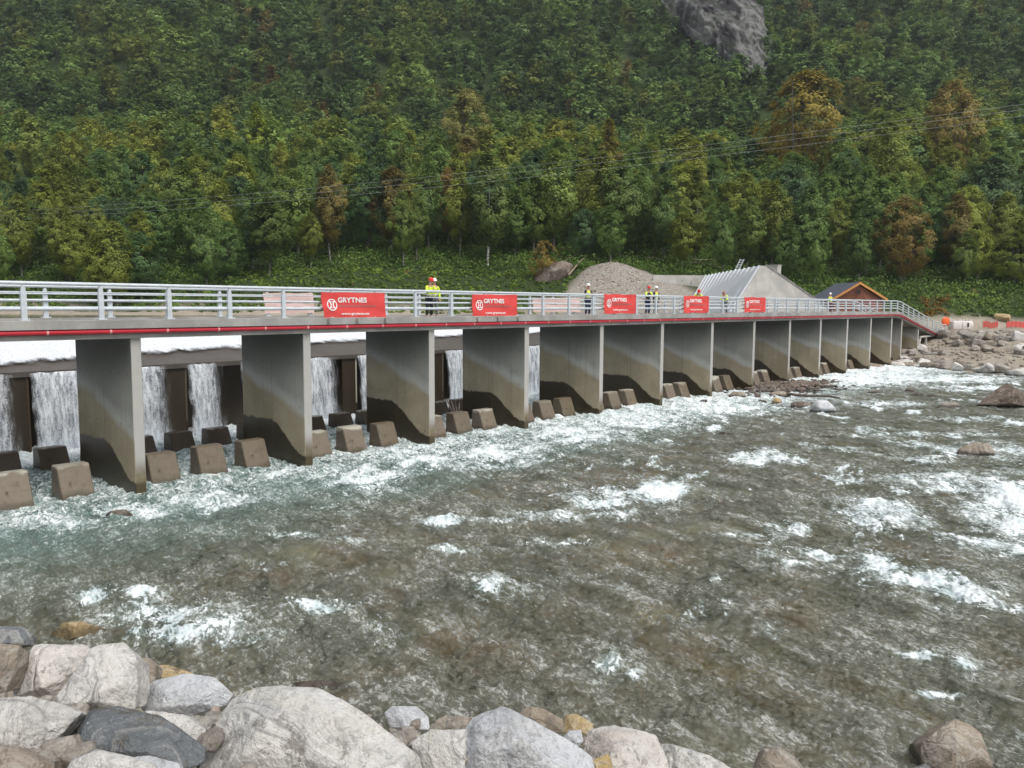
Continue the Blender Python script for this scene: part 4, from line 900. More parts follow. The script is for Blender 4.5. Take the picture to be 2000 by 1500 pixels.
def right_bank_items():
    p = on_d(1846, 646, 99); g = terr1(p[0], p[1])
    b = MB(); b.tube([(p[0], p[1], g-.3), (p[0], p[1], g+1.15)], .05, 8); root = empty('lifebuoy_stand', (p[0], p[1], g), 0, 'orange lifebuoy case on a post at the far end of the bridge railing', 'lifebuoy')
    o = b.build('post', MAT['dark'], root); o.matrix_parent_inverse = Matrix.Translation((-p[0], -p[1], -g))
    b = MB(); n = Vector((-fw[0], -fw[1], 0)).normalized(); c = Vector((p[0], p[1], g+1.05)); prof = [(.0, .12), (.36, .12), (.47, .06), (.5, 0), (.47, -.06), (0, -.1)]
    sx = n.cross(Vector((0, 0, 1))); vs = []; m = 20
    for r_, h in prof:
        for k in range(m):
            a = 2*PI*k/m; vs.append(c+sx*math.cos(a)*r_+Vector((0, 0, 1))*math.sin(a)*r_*1.15+n*h)
    b.add(vs, [(j*m+k, j*m+(k+1) % m, (j+1)*m+(k+1) % m, (j+1)*m+k) for j in range(len(prof)-1) for k in range(m)])
    o = b.build('case', MAT['orange'], root, True); o.matrix_parent_inverse = Matrix.Translation((-p[0], -p[1], -g))
    # white bulk bags beside it
    t = NT('white woven bag'); q = t.obj(); nn = t.noise(q, 3, 5); bagm = t.done(t.pri(t.mix(nn, (.52, .46, .44), (.74, .70, .67)), .9, t.bump(nn, .6, .06)))
    for k, (px, w_, lab) in enumerate(((1866, 1.2, 'white bulk bag left of its twin on the right bank beside the orange case'), (1884, 1.25, 'white bulk bag with dark marks, right of its twin on the right bank'))):
        P = on_d(px, 640, 102); g = terr1(P[0], P[1])
        bm = bmesh.new(); bmesh.ops.create_cube(bm, size=1); bmesh.ops.subdivide_edges(bm, edges=bm.edges, cuts=5, use_grid_fill=True)
        for v in bm.verts:
            f = 1+.16*math.cos(v.co.z*PI); r_ = math.hypot(v.co.x, v.co.y)/.5; v.co.x *= f*(1-.12*max(0, r_-1)); v.co.y *= f*(1-.12*max(0, r_-1))
            v.co += Vector(mnoise.noise_vector(v.co*3+Vector((k*5, 0, 0))))*.05
        me = bpy.data.meshes.new('bag'); bm.to_mesh(me); bm.free(); me.polygons.foreach_set('use_smooth', [True]*len(me.polygons))
        root = empty('bulk_bag', (P[0], P[1], g), YAW, lab, 'bag', 'bulk bags on the right bank'); o = link('bag', me, bagm, root, (0, 0, .5)); o.scale = (w_, w_, 1.1)
        b = MB()
        for sx_ in (-1, 1):
            for sy_ in (-1, 1): b.tube([(sx_*.5, sy_*.5, 1.0), (sx_*.42, sy_*.42, 1.3), (sx_*.3, sy_*.45, 1.05)], .03, 6)
        b.build('handles', bagm, root)
        if k == 1:
            b = MB()
            b.box((-.78, -.1, .35), (-.74, .08, .85)); b.build('print_mark', MAT['dark'], root)
    # red netting fence in pieces along the road
    t = NT('red barrier netting'); q = t.obj(); nn = t.noise(q, 8, 3); red = t.done(t.pri(t.mix(nn, (.5, .05, .05), (.7, .13, .1)), .6))
    for k, (a, c) in enumerate(((1920, 1950), (1966, 2040))):
        A = on_d(a, 630, 106); C_ = on_d(c, 630, 106); root = empty('barrier_fence', (A[0], A[1], terr1(A[0], A[1])), 0, ('short length of red netting beside the pale heap on the right bank', 'longer red netting fence at the edge of the right bank road')[k], 'fence'); iv = Matrix.Translation(-Vector((A[0], A[1], terr1(A[0], A[1]))))
        N = 8; b = MB(); bp = None
        for i in range(N):
            u0 = i/N; u1 = (i+1)/N; p0 = A*(1-u0)+C_*u0; p1 = A*(1-u1)+C_*u1; z0 = terr1(*p0[:2])+.1+.1*math.sin(i); z1 = terr1(*p1[:2])+.1+.1*math.sin(i+1)
            b.add([(p0[0], p0[1], z0), (p1[0], p1[1], z1), (p1[0], p1[1], z1+.75), (p0[0], p0[1], z0+.75), (p0[0]+.03, p0[1]+.03, z0), (p1[0]+.03, p1[1]+.03, z1), (p1[0]+.03, p1[1]+.03, z1+.75), (p0[0]+.03, p0[1]+.03, z0+.75)], [(0, 1, 2, 3), (7, 6, 5, 4), (3, 2, 6, 7)])
            q_ = MB(); q_.tube([(p0[0], p0[1], z0-.3), (p0[0], p0[1], z0+1.0)], .03, 6); o = q_.build('post', MAT['wood'], root); o.matrix_parent_inverse = iv
        o = b.build('netting', red, root); o.matrix_parent_inverse = iv
right_bank_items()

# ------------------------------------------------------------------ rocks
def ico(n):
    bm = bmesh.new(); bmesh.ops.create_icosphere(bm, subdivisions=n, radius=1); V = np.array([v.co[:] for v in bm.verts]); F_ = np.array([[v.index for v in f.verts] for f in bm.faces]); bm.free(); return V, F_
ICO = {k: ico(k) for k in (3, 4, 6)}
def hull_planes(pts):
    bm = bmesh.new(); [bm.verts.new(p) for p in pts]; r = bmesh.ops.convex_hull(bm, input=bm.verts); bm.normal_update()
    pl = []
    for f in bm.faces:
        n = f.normal; d = n.dot(f.calc_center_median())
        if f.calc_area() > 1e-6: pl.append((*((n*(1 if d > 0 else -1))), abs(d)))
    bm.free(); return np.array(pl)
def rock_mesh(planes, dims, lvl=4, rough=.05, seed=0, sharp=22, freq=1.6):
    V, F_ = ICO[lvl]; D = V*dims; ln = np.linalg.norm(D, axis=1, keepdims=True); D = D/ln
    c = D@planes[:, :3].T/np.maximum(planes[:, 3], .02); c = np.clip(c, 0, None); r = 1/np.maximum((c**sharp).sum(1)**(1/sharp), .05)
    P = D*r[:, None]; s = float(np.mean(dims)); q = P/s*freq+seed*3.1
    f = fbm3(q, 3, 1)*.5+fbm3(q*3.1, 5, 5, .62)*.8
    st = np.abs(fbm3(q*np.array([1, 1, 2.6]), 3, 9)); f = f-1.6*np.clip(.10-st, 0, 1)
    f = f-1.1*np.clip(.07-np.abs(fbm3(q*1.7+5, 2, 15)), 0, 1)*2
    ter = fbm3(q*.9+3, 2, 31)*7; f = f+.35*(np.floor(ter)+sst(.7, 1, ter-np.floor(ter)))/7*2
    P = P+D*(f*rough*s)[:, None]
    return mesh_np('rock', P, F_, True)
def rand_planes(seed, dims, n=13):
    r = np.random.default_rng(seed); N = r.normal(size=(n, 3)); N = np.r_[N, [[0, 0, 1.], [0, 0, -1], [1, 0, 0], [-1, 0, 0], [0, 1, 0], [0, -1, 0]]]; N += r.normal(size=N.shape)*.12; N /= np.linalg.norm(N, axis=1, keepdims=True)
    d = np.sqrt(((N*dims)**2).sum(1))*r.uniform(.62, .95, len(N)); return np.c_[N, d]
def outline_rock(px, mat, name, label, cat='rock', zc=None, lean=50, thick=.55, seed=0, rough=.042, D=None, group=None, sink=0.25, lvl=6):
    px = np.array(px, float); c = px.mean(0); lowy = px[:, 1].max(); cl = np.array([c[0], c[1]*.45+lowy*.55])
    if zc is not None: A = on_z(cl[0], lowy-2, zc)
    elif cl[1] > 1150: A = on_bank(cl[0], min(cl[1], 1600), .1)
    else: A = on_ground(cl[0], cl[1], lift=.12)
    # plane through A, containing the sideways vector and a slope direction
    H = np.array([math.cos(YAW), math.sin(YAW), 0]); s = H*math.cos(R(lean))+np.array([0, 0, math.sin(R(lean))]); n = np.cross(rt0, s); n /= np.linalg.norm(n)
    if n@fw > 0: n = -n
    P = []
    for x, y in px: d = ray(x, y); t = ((A-CAM)@n)/(d@n); P.append(CAM+d*t)
    P = np.array(P); cen = P.mean(0); wd = np.ptp(P@rt0); ht = np.ptp(P@s)
    T = thick*min(wd, ht*1.3)
    back = cen+(P-cen)*.8+(H*.8-np.array([0, 0, .45]))*T*1.1
    rr = np.random.default_rng(seed+500); sel = rr.permutation(len(P))[:4]; front = cen+(P[sel]-cen)*rr.uniform(.3, .8, (len(sel), 1))+n*T*rr.uniform(.2, .6, (len(sel), 1)); front2 = front[:1]
    pts = np.r_[P, back, front, front2]; cc = pts.mean(0)
    loc = pts-cc; dims = np.array([np.ptp(loc[:, i])/2 for i in range(3)])
    pl = hull_planes(loc); rc = np.random.default_rng(seed+900); ex = []
    for _ in range(9):
        v = n*rc.uniform(.5, 1.2)+rt0*rc.normal()*.8+np.array([0, 0, 1.])*rc.uniform(-.2, 1.); v /= np.linalg.norm(v); ex.append((*v, (loc@v).max()*rc.uniform(.74, .95)))
    me = rock_mesh(np.r_[pl, np.array(ex)], dims, lvl, rough, seed, 150)
    o = link(name, me, MAT[mat], None, tuple(cc)); tag(o, label, cat, group); return o
NEAR = [
 ('rock_dark', [(700, 1640), (730, 1500)], None),
]
def near_rocks():
    g = 'riprap boulders on the near bank'
    L = [
     ([(-30, 1222), (45, 1224), (62, 1240), (58, 1260), (30, 1266), (-30, 1260)], 'rock_dark', 'grey flat boulder cut by the left edge at the waterline'),
     ([(-40, 1250), (38, 1260), (32, 1300), (12, 1352), (-40, 1358)], 'rock_tan', 'brownish boulder cut by the left edge above the white veined slab'),
     ([(20, 1345), (45, 1264), (80, 1257), (165, 1258), (182, 1268), (150, 1318), (110, 1366), (60, 1368), (25, 1360)], 'rock_pale', 'pink and white veined boulder second from the left along the waterline'),
     ([(110, 1362), (165, 1300), (183, 1262), (240, 1252), (268, 1280), (272, 1340), (262, 1385), (180, 1400), (115, 1390)], 'rock_pale', 'swirl veined grey and white boulder pointing up at the water'),
     ([(245, 1290), (290, 1284), (305, 1300), (302, 1345), (270, 1350)], 'rock_tan', 'small pinkish boulder wedged right of the swirl veined one'),
     ([(297, 1298), (330, 1299), (378, 1315), (350, 1340), (305, 1340)], 'rock_ochre', 'small ochre yellow stone at the waterline behind a light grey slab'),
     ([(262, 1350), (300, 1328), (370, 1314), (420, 1322), (457, 1355), (440, 1378), (370, 1400), (300, 1405), (262, 1385)], 'rock_grey', 'flat light grey slab just left of the biggest boulder'),
     ([(265, 1385), (360, 1395), (400, 1425), (392, 1475), (330, 1440), (270, 1410)], 'rock_pale', 'cracked white and pink stone between the dark slab and the biggest boulder'),
     ([(-40, 1362), (60, 1358), (130, 1376), (158, 1390), (120, 1435), (80, 1484), (10, 1480), (-40, 1455)], 'rock_pale', 'bright white banded boulder cut by the left edge'),
     ([(85, 1478), (150, 1392), (230, 1376), (310, 1396), (328, 1425), (402, 1462), (397, 1495), (330, 1510), (250, 1505), (180, 1500), (90, 1500)], 'rock_dark', 'dark slate grey slab with pale veins between white boulders'),
     ([(-40, 1452), (30, 1456), (88, 1492), (80, 1545), (-40, 1545)], 'rock_tan', 'grey tan boulder in the bottom left corner'),
     ([(140, 1480), (190, 1462), (235, 1480), (300, 1490), (330, 1545), (100, 1545)], 'rock_pale', 'rubbly brown speckled rock below the dark slab'),
     ([(235, 1500), (240, 1482), (290, 1475), (350, 1490), (370, 1545), (235, 1545)], 'rock_grey', 'small pale stone at the bottom edge left of the biggest boulder'),
     ([(368, 1560), (385, 1450), (415, 1398), (460, 1358), (500, 1341), (545, 1338), (620, 1346), (668, 1365), (722, 1400), (772, 1440), (830, 1482), (865, 1560)], 'rock_pale', 'biggest boulder, pinkish white with brown lichen spots'),
     ([(750, 1392), (765, 1379), (815, 1379), (838, 1400), (842, 1425), (800, 1432), (760, 1420)], 'rock_grey', 'small pale grey stone at the waterline right of the biggest boulder'),
     ([(848, 1408), (870, 1397), (925, 1401), (932, 1420), (890, 1432), (855, 1430)], 'rock_tan', 'small brown grey stone behind the tall pale blue-grey boulder'),
     ([(800, 1450), (840, 1424), (912, 1424), (910, 1480), (905, 1540), (860, 1545), (815, 1500)], 'rock_pale', 'flat cream stone between the biggest boulder and the pale blue-grey one'),
     ([(893, 1560), (895, 1440), (925, 1402), (978, 1377), (1000, 1388), (1060, 1418), (1120, 1450), (1164, 1480), (1170, 1560)], 'rock_grey', 'smooth pale blue-grey boulder with a peaked top, centre of the bank'),
     ([(1012, 1395), (1030, 1377), (1060, 1384), (1100, 1405), (1108, 1432), (1060, 1430), (1020, 1408)], 'rock_tan', 'brown rock at the waterline behind the peaked pale blue-grey boulder'),
     ([(1098, 1432), (1103, 1397), (1125, 1393), (1162, 1414), (1155, 1440), (1120, 1440)], 'rock_ochre', 'orange brown stone at the waterline right of the peaked boulder'),
     ([(1098, 1444), (1110, 1427), (1135, 1425), (1142, 1448), (1125, 1460), (1102, 1458)], 'rock_grey', 'small white stone between the peaked boulder and the speckled grey one'),
     ([(1140, 1448), (1150, 1424), (1200, 1416), (1290, 1433), (1312, 1480), (1316, 1560), (1165, 1560), (1140, 1480)], 'rock_pale', 'speckled grey tan boulder third from the right on the near bank'),
     ([(1155, 1485), (1190, 1470), (1200, 1500), (1190, 1540), (1160, 1540)], 'rock_ochre', 'little cream stone in front of the speckled grey tan boulder'),
     ([(1290, 1450), (1310, 1453), (1385, 1474), (1432, 1500), (1440, 1560), (1300, 1560)], 'rock_pale', 'pinkish white sloping boulder right of the speckled one'),
     ([(1478, 1500), (1492, 1462), (1518, 1456), (1550, 1476), (1575, 1505), (1565, 1550), (1478, 1550)], 'rock_tan', 'pointed pale stone standing alone at the bottom edge by the water'),
    ]
    for i, (px, m, lab) in enumerate(L):
        outline_rock(px, m, 'boulder', lab, 'boulder', seed=i+1, group=g, thick=.6)
    outline_rock([(1798, 1452), (1838, 1420), (1870, 1401), (1902, 1413), (1937, 1450), (1954, 1482), (1946, 1530), (1850, 1545), (1800, 1500)], 'rock_tan', 'boulder', 'boulder with pale top and dark wet foot in the water at lower right', 'boulder', zc=-.15, lean=70, seed=41)
    outline_rock([(1780, 1500), (1812, 1489), (1850, 1497), (1862, 1540), (1780, 1540)], 'rock_grey', 'boulder', 'low pale stone cut by the bottom edge left of the dark-footed boulder', 'boulder', zc=-.1, lean=60, seed=42)
near_rocks()
def water_rocks():
    L = [([(86, 1240), (120, 1216), (160, 1212), (205, 1226), (190, 1246), (130, 1260), (95, 1254)], 'rock_ochre', 'yellow boulder half under water near the left bank', -.15),
     ([(200, 1010), (215, 998), (245, 994), (262, 1006), (240, 1018), (205, 1020)], 'rock_brown', 'reddish rock just breaking the surface below the first piers', -.1),
     ([(560, 1336), (600, 1328), (655, 1330), (708, 1345), (690, 1356), (600, 1352)], 'rock_brown', 'dark sunken rock beside the biggest boulder', -.15),
     ([(1906, 792), (1925, 775), (1955, 753), (1968, 747), (1986, 764), (2022, 780), (2024, 800), (1960, 803), (1930, 799)], 'rock_brown', 'large pointed brown boulder standing in the rapids at the right edge', -.2),
     ([(1868, 890), (1875, 872), (1905, 863), (1940, 865), (1948, 885), (1935, 898), (1890, 899)], 'rock_tan', 'rounded tan boulder in the water at the right', -.15),
     ([(1688, 769), (1700, 763), (1720, 761), (1730, 766), (1726, 772), (1700, 772)], 'rock_tan', 'low flat rock in the white water near the far shore', -.1),
     ([(1765, 764), (1772, 758), (1786, 759), (1790, 768), (1776, 770)], 'rock_brown', 'small dark rock, leftmost of a row in the rapids', -.1),
     ([(1770, 777), (1785, 767), (1800, 768), (1807, 777)], 'rock_brown', 'brown rock in the middle of a row in the rapids', -.1),
     ([(1804, 779), (1812, 770), (1825, 770), (1840, 779)], 'rock_brown', 'purplish rock, rightmost of a row in the rapids', -.1),
     ([(1826, 797), (1838, 788), (1865, 783), (1884, 797), (1880, 801), (1830, 801)], 'rock_tan', 'pair of tan slabs left of the large pointed brown boulder', -.1),
     ([(1683, 803), (1688, 795), (1698, 795), (1700, 804)], 'rock_brown', 'small reddish stone alone in midstream', -.1),
     ([(1586, 792), (1596, 780), (1614, 781), (1628, 795), (1636, 808), (1610, 812), (1590, 806)], 'rock_grey', 'rounded white topped boulder with brown foot off the gravel bar', -.1),
     ([(1544, 795), (1546, 784), (1570, 784), (1590, 790), (1590, 802), (1550, 802)], 'rock_brown', 'dark brown rock left of the white topped boulder', -.1),
     ([(1506, 790), (1512, 776), (1524, 777), (1530, 788), (1522, 794)], 'rock_ochre', 'small orange stone off the gravel bar', -.1),
     ([(1396, 848), (1410, 842), (1430, 846), (1446, 853), (1430, 856), (1405, 854)], 'rock_brown', 'long brown rock awash in midstream', -.12),
     ([(1588, 858), (1605, 850), (1630, 852), (1632, 860), (1600, 862)], 'rock_brown', 'low wet rock awash right of midstream', -.12),
     ([(1420, 772), (1434, 764), (1455, 765), (1462, 776), (1430, 780)], 'rock_tan', 'flat grey rock at the foot of the ninth pier', -.05),
     ([(1466, 770), (1476, 758), (1490, 760), (1496, 772)], 'rock_grey', 'pale stone at the left end of the gravel bar', -.05),
     ([(1500, 768), (1520, 762), (1550, 768), (1540, 778), (1510, 778)], 'rock_tan', 'tan slab lying on the gravel bar', -.05)]
    for i, (px, m, lab, z) in enumerate(L): outline_rock(px, m, 'rock', lab, 'rock', zc=z, lean=75, seed=60+i, rough=.06, thick=.8, group='rocks standing in the river', lvl=6 if i in (0, 3, 4) else 4)
    # driftwood on the gravel bar
    for k, (a, b_, r_, lab) in enumerate((((1478, 762), (1640, 778), .12, 'long dark driftwood log lying across the gravel bar'), ((1520, 745), (1590, 760), .08, 'shorter driftwood branch above the long log by the piers'), ((1484, 777), (1488, 742), .06, 'upright dark snag standing at the pier foot'))):
        A = on_z(*a, .25); B = on_z(*b_, .2) if k < 2 else A+np.array([0, 0, 1.3])
        P = [A*(1-u)+B*u+np.array([0, 0, .06*math.sin(u*9+k)]) for u in np.linspace(0, 1, 9)]; m = MB(); m.tube(P, r_, 8, True, r_*.5)
        for u in (.3, .6): q = A*(1-u)+B*u; m.tube([q, q+np.array([.4, -.3, .35])], r_*.4, 6, True, .01)
        tag(m.build('driftwood', MAT['rock_brown'], None, True), lab, 'log', 'driftwood')
    A = on_z(886, 806, .9); m = MB()
    for k in range(4): m.tube([A+np.array([0, 0, -.8]), A+np.array([.15*k-.2, -.1, .1]), A+np.array([.3*k-.4, .1, .75-.1*k])], .05, 6, True, .02)
    tag(m.build('branch_tangle', MAT['rock_brown']), 'tangle of branches caught on the block beside the fourth pier', 'branches')
water_rocks()
# reusable boulders
PROTO = []
for k in range(9):
    dims = np.array([random.uniform(.8, 1.25), random.uniform(.6, 1), random.uniform(.45, .75)]); PROTO.append(rock_mesh(rand_planes(300+k, dims), dims, 4, .05, k, 60))
def proto_rock(me, mat, loc, s, lab, grp, name='boulder', cat='boulder'):
    m = PMESH[(me, mat)]; o = bpy.data.objects.new(name, m); COL.objects.link(o); o.location = loc; o.scale = (s[0], s[1], s[2]); o.rotation_euler = (random.uniform(-.3, .3), random.uniform(-.3, .3), random.uniform(0, 6.3)); return tag(o, lab, cat, grp)
PMESH = {}
for k, m in enumerate(PROTO):
    for mt in ('rock_tan', 'rock_pale', 'rock_grey', 'rock_brown', 'rock_mid'):
        c = m.copy(); c.materials.clear(); c.materials.append(MAT[mt]); PMESH[(k, mt)] = c
def riprap():
    r = random.Random(3)
    def row(x0, x1, n, yf, size, lab, grp, mats, jit=3):
        for i in range(n):
            u = (i+r.uniform(.2, .8))/n; px = x0+(x1-x0)*u; py = yf(px)+r.uniform(-jit, jit); P = on_ground(px, py); D = (P-CAM)@fw; s = size*1.35*r.uniform(.65, 1.25)*D/F_PX/2
            proto_rock(r.randrange(9), r.choice(mats), (P[0], P[1], P[2]+s*.12), (s*1.15, s, s*1.0), lab, grp)
    a = ['rock_tan', 'rock_mid', 'rock_mid', 'rock_tan', 'rock_pale']
    # lower shore line
    row(1752, 1850, 8, lambda x: 716, 26, 'wet footed grey boulder in the lowest line of riprap below the bridge end', 'riprap at the waterline below the bridge end', a, 2)
    row(1850, 2000, 9, lambda x: 719+(x-1850)*.09, 30, 'large pale boulder along the far shoreline right of the bridge', 'boulders along the far shoreline', a, 3)
    row(1760, 1880, 10, lambda x: 704+(x-1760)*.05, 22, 'grey boulder in the second line of riprap below the bridge end', 'second line of riprap below the bridge end', a, 3)
    row(1762, 1850, 8, lambda x: 692, 20, 'grey boulder in the upper line of riprap under the bridge ramp', 'upper line of riprap under the bridge ramp', a, 3)
    row(1765, 1800, 3, lambda x: 682, 22, 'grey boulder heaped against the pier under the ramp', 'boulders heaped against the ramp pier', a, 2)
    row(1880, 1960, 6, lambda x: 712+(x-1880)*.08, 16, 'small pale stone above the far shoreline boulders', 'small stones above the far shoreline', a, 3)
    # upper band by the road
    row(1838, 2010, 11, lambda x: 661+(x-1838)*.03, 26, 'tan boulder in the top line of riprap below the road', 'top line of riprap below the road', a, 3)
    row(1850, 2010, 12, lambda x: 672+(x-1850)*.07, 24, 'tan boulder in the middle line of riprap below the road', 'middle line of riprap below the road', a, 3)
    row(1900, 2010, 7, lambda x: 684+(x-1900)*.08, 24, 'tan boulder in the lowest line of riprap above the sand', 'lowest line of riprap above the sand', a, 3)
    row(1870, 2000, 12, lambda x: 651, 12, 'small stone on the crest of the riprap below the road', 'small crest stones below the road', a, 2)
    P = on_ground(1960, 625); g = P[2]
    me = rock_mesh(rand_planes(77, np.array([1.6, 1.2, 1.0])), np.array([1.6, 1.2, 1.]), 4, .05, 7); o = link('pale_heap', me, MAT['rock_ochre'], None, (P[0], P[1], g+.2)); tag(o, 'pale yellow heap beside the red netting on the right bank', 'heap')
riprap()
SMALL = []
for k in range(8):
    dm = np.array([random.uniform(.9, 1.2), random.uniform(.65, 1), random.uniform(.5, .8)]); mm = rock_mesh(rand_planes(700+k, dm, 9), dm, 3, .04, k, 60); A_ = np.zeros(len(mm.vertices)*3, np.float32); mm.vertices.foreach_get('co', A_); SMALL.append(A_.reshape(-1, 3)); bpy.data.meshes.remove(mm)
def bulk_rocks(name, pts, sizes, mat, kind='stuff'):
    F_ = ICO[3][1]; N = len(pts); r = np.random.default_rng(5); allV = []; allF = []
    for i in range(N):
        D = SMALL[i % 8]*sizes[i]*r.uniform(.8, 1.2, 3); a = r.uniform(0, 6.3); c, sn = math.cos(a), math.sin(a); X = D[:, 0]*c-D[:, 1]*sn; Y = D[:, 0]*sn+D[:, 1]*c
        allV.append(np.stack([X, Y, D[:, 2]], 1)+pts[i]); allF.append(F_+i*len(D))
    tag(link(name, mesh_np(name, np.concatenate(allV), np.concatenate(allF), True, None, mat)), kind=kind)
def gravels():
    r = np.random.default_rng(8); pts = []; sz = []
    for _ in range(1300):   # near bank chinks
        P = on_z(r.uniform(-100, 1500), 1500, 0); Y = r.uniform(1, 20); sx = r.uniform(.0, 4.2); X = shore_l(np.array(Y))-sx/.928; pts.append((X, Y, terr1(X, Y)+.03)); sz.append(r.choice([.03, .05, .07]))
    for _ in range(420):
        P = on_bank(r.uniform(-60, 1300), r.uniform(1420, 1530), .02); pts.append((P[0], P[1], P[2]+r.uniform(-.2, .15))); sz.append(r.choice([.03, .05, .07, .1]))
    bulk_rocks('gravel', np.array(pts), sz, MAT['rock_mid'])
    pts = []; sz = []
    for _ in range(900):   # gravel bar at pier feet
        a = r.normal(size=2); X = 59+a[0]*3.6; Y = 24.6+a[1]*1.5; pts.append((X, Y, -.02+.22*math.exp(-(a@a)/2))); sz.append(r.choice([.08, .12, .18, .3]))
    bulk_rocks('gravel_bar', np.array(pts), sz, MAT['rock_brown'])
    pts = []; sz = []
    for _ in range(2600):   # stones on the far gravel slope
        px = r.normal(1215, 60); py = r.uniform(500, 585); P = on_ground(px, py)
        d, l = fan_dl(P[0], P[1]); md, ml = fan_dl(*MOUND)
        if d > 121 or abs(l-ml) > np.interp(d, [95, 117, 121], [9, 4, 1.5]): continue
        pts.append((P[0], P[1], P[2])); sz.append(r.choice([.06, .09, .13, .22]))
    bulk_rocks('scree', np.array(pts), sz, MAT['rock_tan'])
    pts = []; sz = []
    for _ in range(1200):   # far bank pebbles
        Y = r.uniform(8, 30); X = shore_r(np.array(Y))+r.uniform(.5, 24); z = terr1(X, Y); pts.append((X, Y, z)); sz.append(r.choice([.08, .12, .2, .3]))
    bulk_rocks('shore_gravel', np.array(pts), sz, MAT['rock_tan'])
gravels()
def rubble():      # the rest of the riprap along the bank
    r = np.random.default_rng(44); pts = []; sz = []
    for Y in np.arange(-8, 25, .42):
        for sx in np.arange(.1, 8.5, .75):
            X = float(shore_l(np.array(Y)))+1.0-(sx+r.uniform(-.25, .25))/.928; yy = Y+r.uniform(-.2, .2); z = terr1(X, yy); q = to_px(np.array([[X, yy, z+.2]]))
            inside = (X*math.cos(YAW)+yy*math.sin(YAW) > 1) and (-40 < q[0][0] < 2040) and (q[1][0] < 1560)
            if inside or X*X+yy*yy < 4 or r.random() < .12: continue
            pts.append((X, yy, z+.02)); sz.append(r.uniform(.22, .5))
    bulk_rocks('rubble', np.array(pts), sz, MAT['rock_pale'])
rubble()
def cliff():
    # bare crag standing out of the wooded hill
    nx, ny = 90, 90; U, Vv = np.meshgrid(np.linspace(0, 1, nx), np.linspace(0, 1, ny))
    cx = np.interp(Vv, [0, .2, .5, .8, 1], [1375, 1400, 1432, 1466, 1470]); hw = np.interp(Vv, [0, .2, .5, .85, 1], [72, 72, 62, 44, 18])
    px = cx+(U-.5)*2*hw*1.3; py = -25+Vv*178
    D = 322-42*Vv+0*U
    P = CAM+(fw[None, None, :]+RT*((px-1000)/F_PX)[..., None]+UP*((750-py)/F_PX)[..., None])*D[..., None]
    tt = fbm(U*3+Vv*1.5, Vv*2-U, 4, 33, .55)*6; n = fbm(U*2, Vv*3, 5, 35)*4+(np.floor(tt)+sst(.75, 1, tt-np.floor(tt)))*1.1; edge = np.minimum(U, 1-U)*2
    P = P-fw*(n*1.0+6*np.clip(edge, 0, .6))[..., None]+fw*9*np.clip(.3-edge, 0, 1)[..., None]
    front = P.reshape(-1, 3); back = (P+fw*14).reshape(-1, 3); f = grid_faces(ny, nx)
    t = NT('crag rock'); p = t.pos(); a = t.noise(t.map(p, (1, 1, .35), (0, .5, .3)), .09, 4, .55); b = t.noise(t.map(p, (1, 1, .2), (.5, .5, 0)), .35, 5, .6)
    c = t.mix(t.range(a, .42, .58), (.018, .016, .018), (.12, .12, .115)); c = t.mix(t.range(b, .52, .65, 0, .6), c, (.19, .19, .18)); c = t.mix(t.range(t.noise(p, .16, 4), .5, .6, 0, .5), c, (.035, .045, .02)); c = t.mix(t.range(b, .35, .45, .7, 0), c, (.03, .03, .028))
    m = t.done(t.pri(c, .9, t.bump(b, .5, .5), spec=.2))
    tag(link('rock_cliff', mesh_np('rock_cliff', np.r_[front, back], np.r_[f, f[:, ::-1]+len(front)], True, None, m)), 'bare grey rock crag high on the wooded hillside', 'cliff')
    tag(bpy.data.objects['rock_cliff'], kind='structure')
cliff()

# ------------------------------------------------------------------ trees
def leaf_quads(cen, rad, n, size, r, droop=0., out=.6, crown=1):
    # n quads round each clump centre
    m = len(cen); d = r.normal(size=(m, n, 3)); d /= np.linalg.norm(d, axis=2, keepdims=True); rr = rad[:, None, None]*r.random((m, n, 1))**.45
    P = cen[:, None, :]+d*rr*np.array([1, 1, .75]); P[..., 2] -= droop*r.random((m, n))**2*rad[:, None]
    cd = P-(P.reshape(-1, 3).mean(0)-np.array([0, 0, 1.2]) if crown else P); cd = cd/np.maximum(np.linalg.norm(cd, axis=2, keepdims=True), .01)
    N = d*out*.8+cd*1.9*crown+r.normal(size=d.shape)*.33+np.array([0, 0, .25]); N /= np.linalg.norm(N, axis=2, keepdims=True)
    a = np.cross(N, r.normal(size=N.shape)); a /= np.linalg.norm(a, axis=2, keepdims=True); b = np.cross(N, a)
    s = (size*r.uniform(.6, 1.35, (m, n, 1)))
    Q = np.stack([P-a*s-b*s*.6, P+a*s-b*s*.7, P+a*s*.7+b*s*.7, P-a*s*.8+b*s*.6], 2).reshape(-1, 3)
    return Q
def clumps(kind, seed, n):
    r = np.random.default_rng(seed); C = []
    if kind == 'birch': H, R0, z0, wid = 1.0, .23, .22, .42
    elif kind == 'round': H, R0, z0, wid = .98, .36, .14, .55
    elif kind == 'cone': H, R0, z0, wid = 1.0, .22, .12, .30
    else: H, R0, z0, wid = 1.0, .42, .05, .45
    lobes = r.normal(size=(6, 2))*R0*.45; lz = r.uniform(.35, .9, 6); lr = r.uniform(.45, .8, 6)
    while len(C) < n:
        z = r.uniform(z0, H); t = (z-z0)/(H-z0); prof = (max(t, .001)**.55)*(1-t)**.62*1.9 if kind != 'cone' else min(1, t*5)*(1-t)**.8*1.15
        a = r.uniform(0, 6.283); q = R0*prof*(r.random()**.4)*(1+.28*math.sin(a*2+seed)+.18*math.sin(a*3+z*9+seed*2))
        C.append((q*math.cos(a), q*math.sin(a), z+r.normal()*.01))
    return np.array(C), r
HT = 12.0
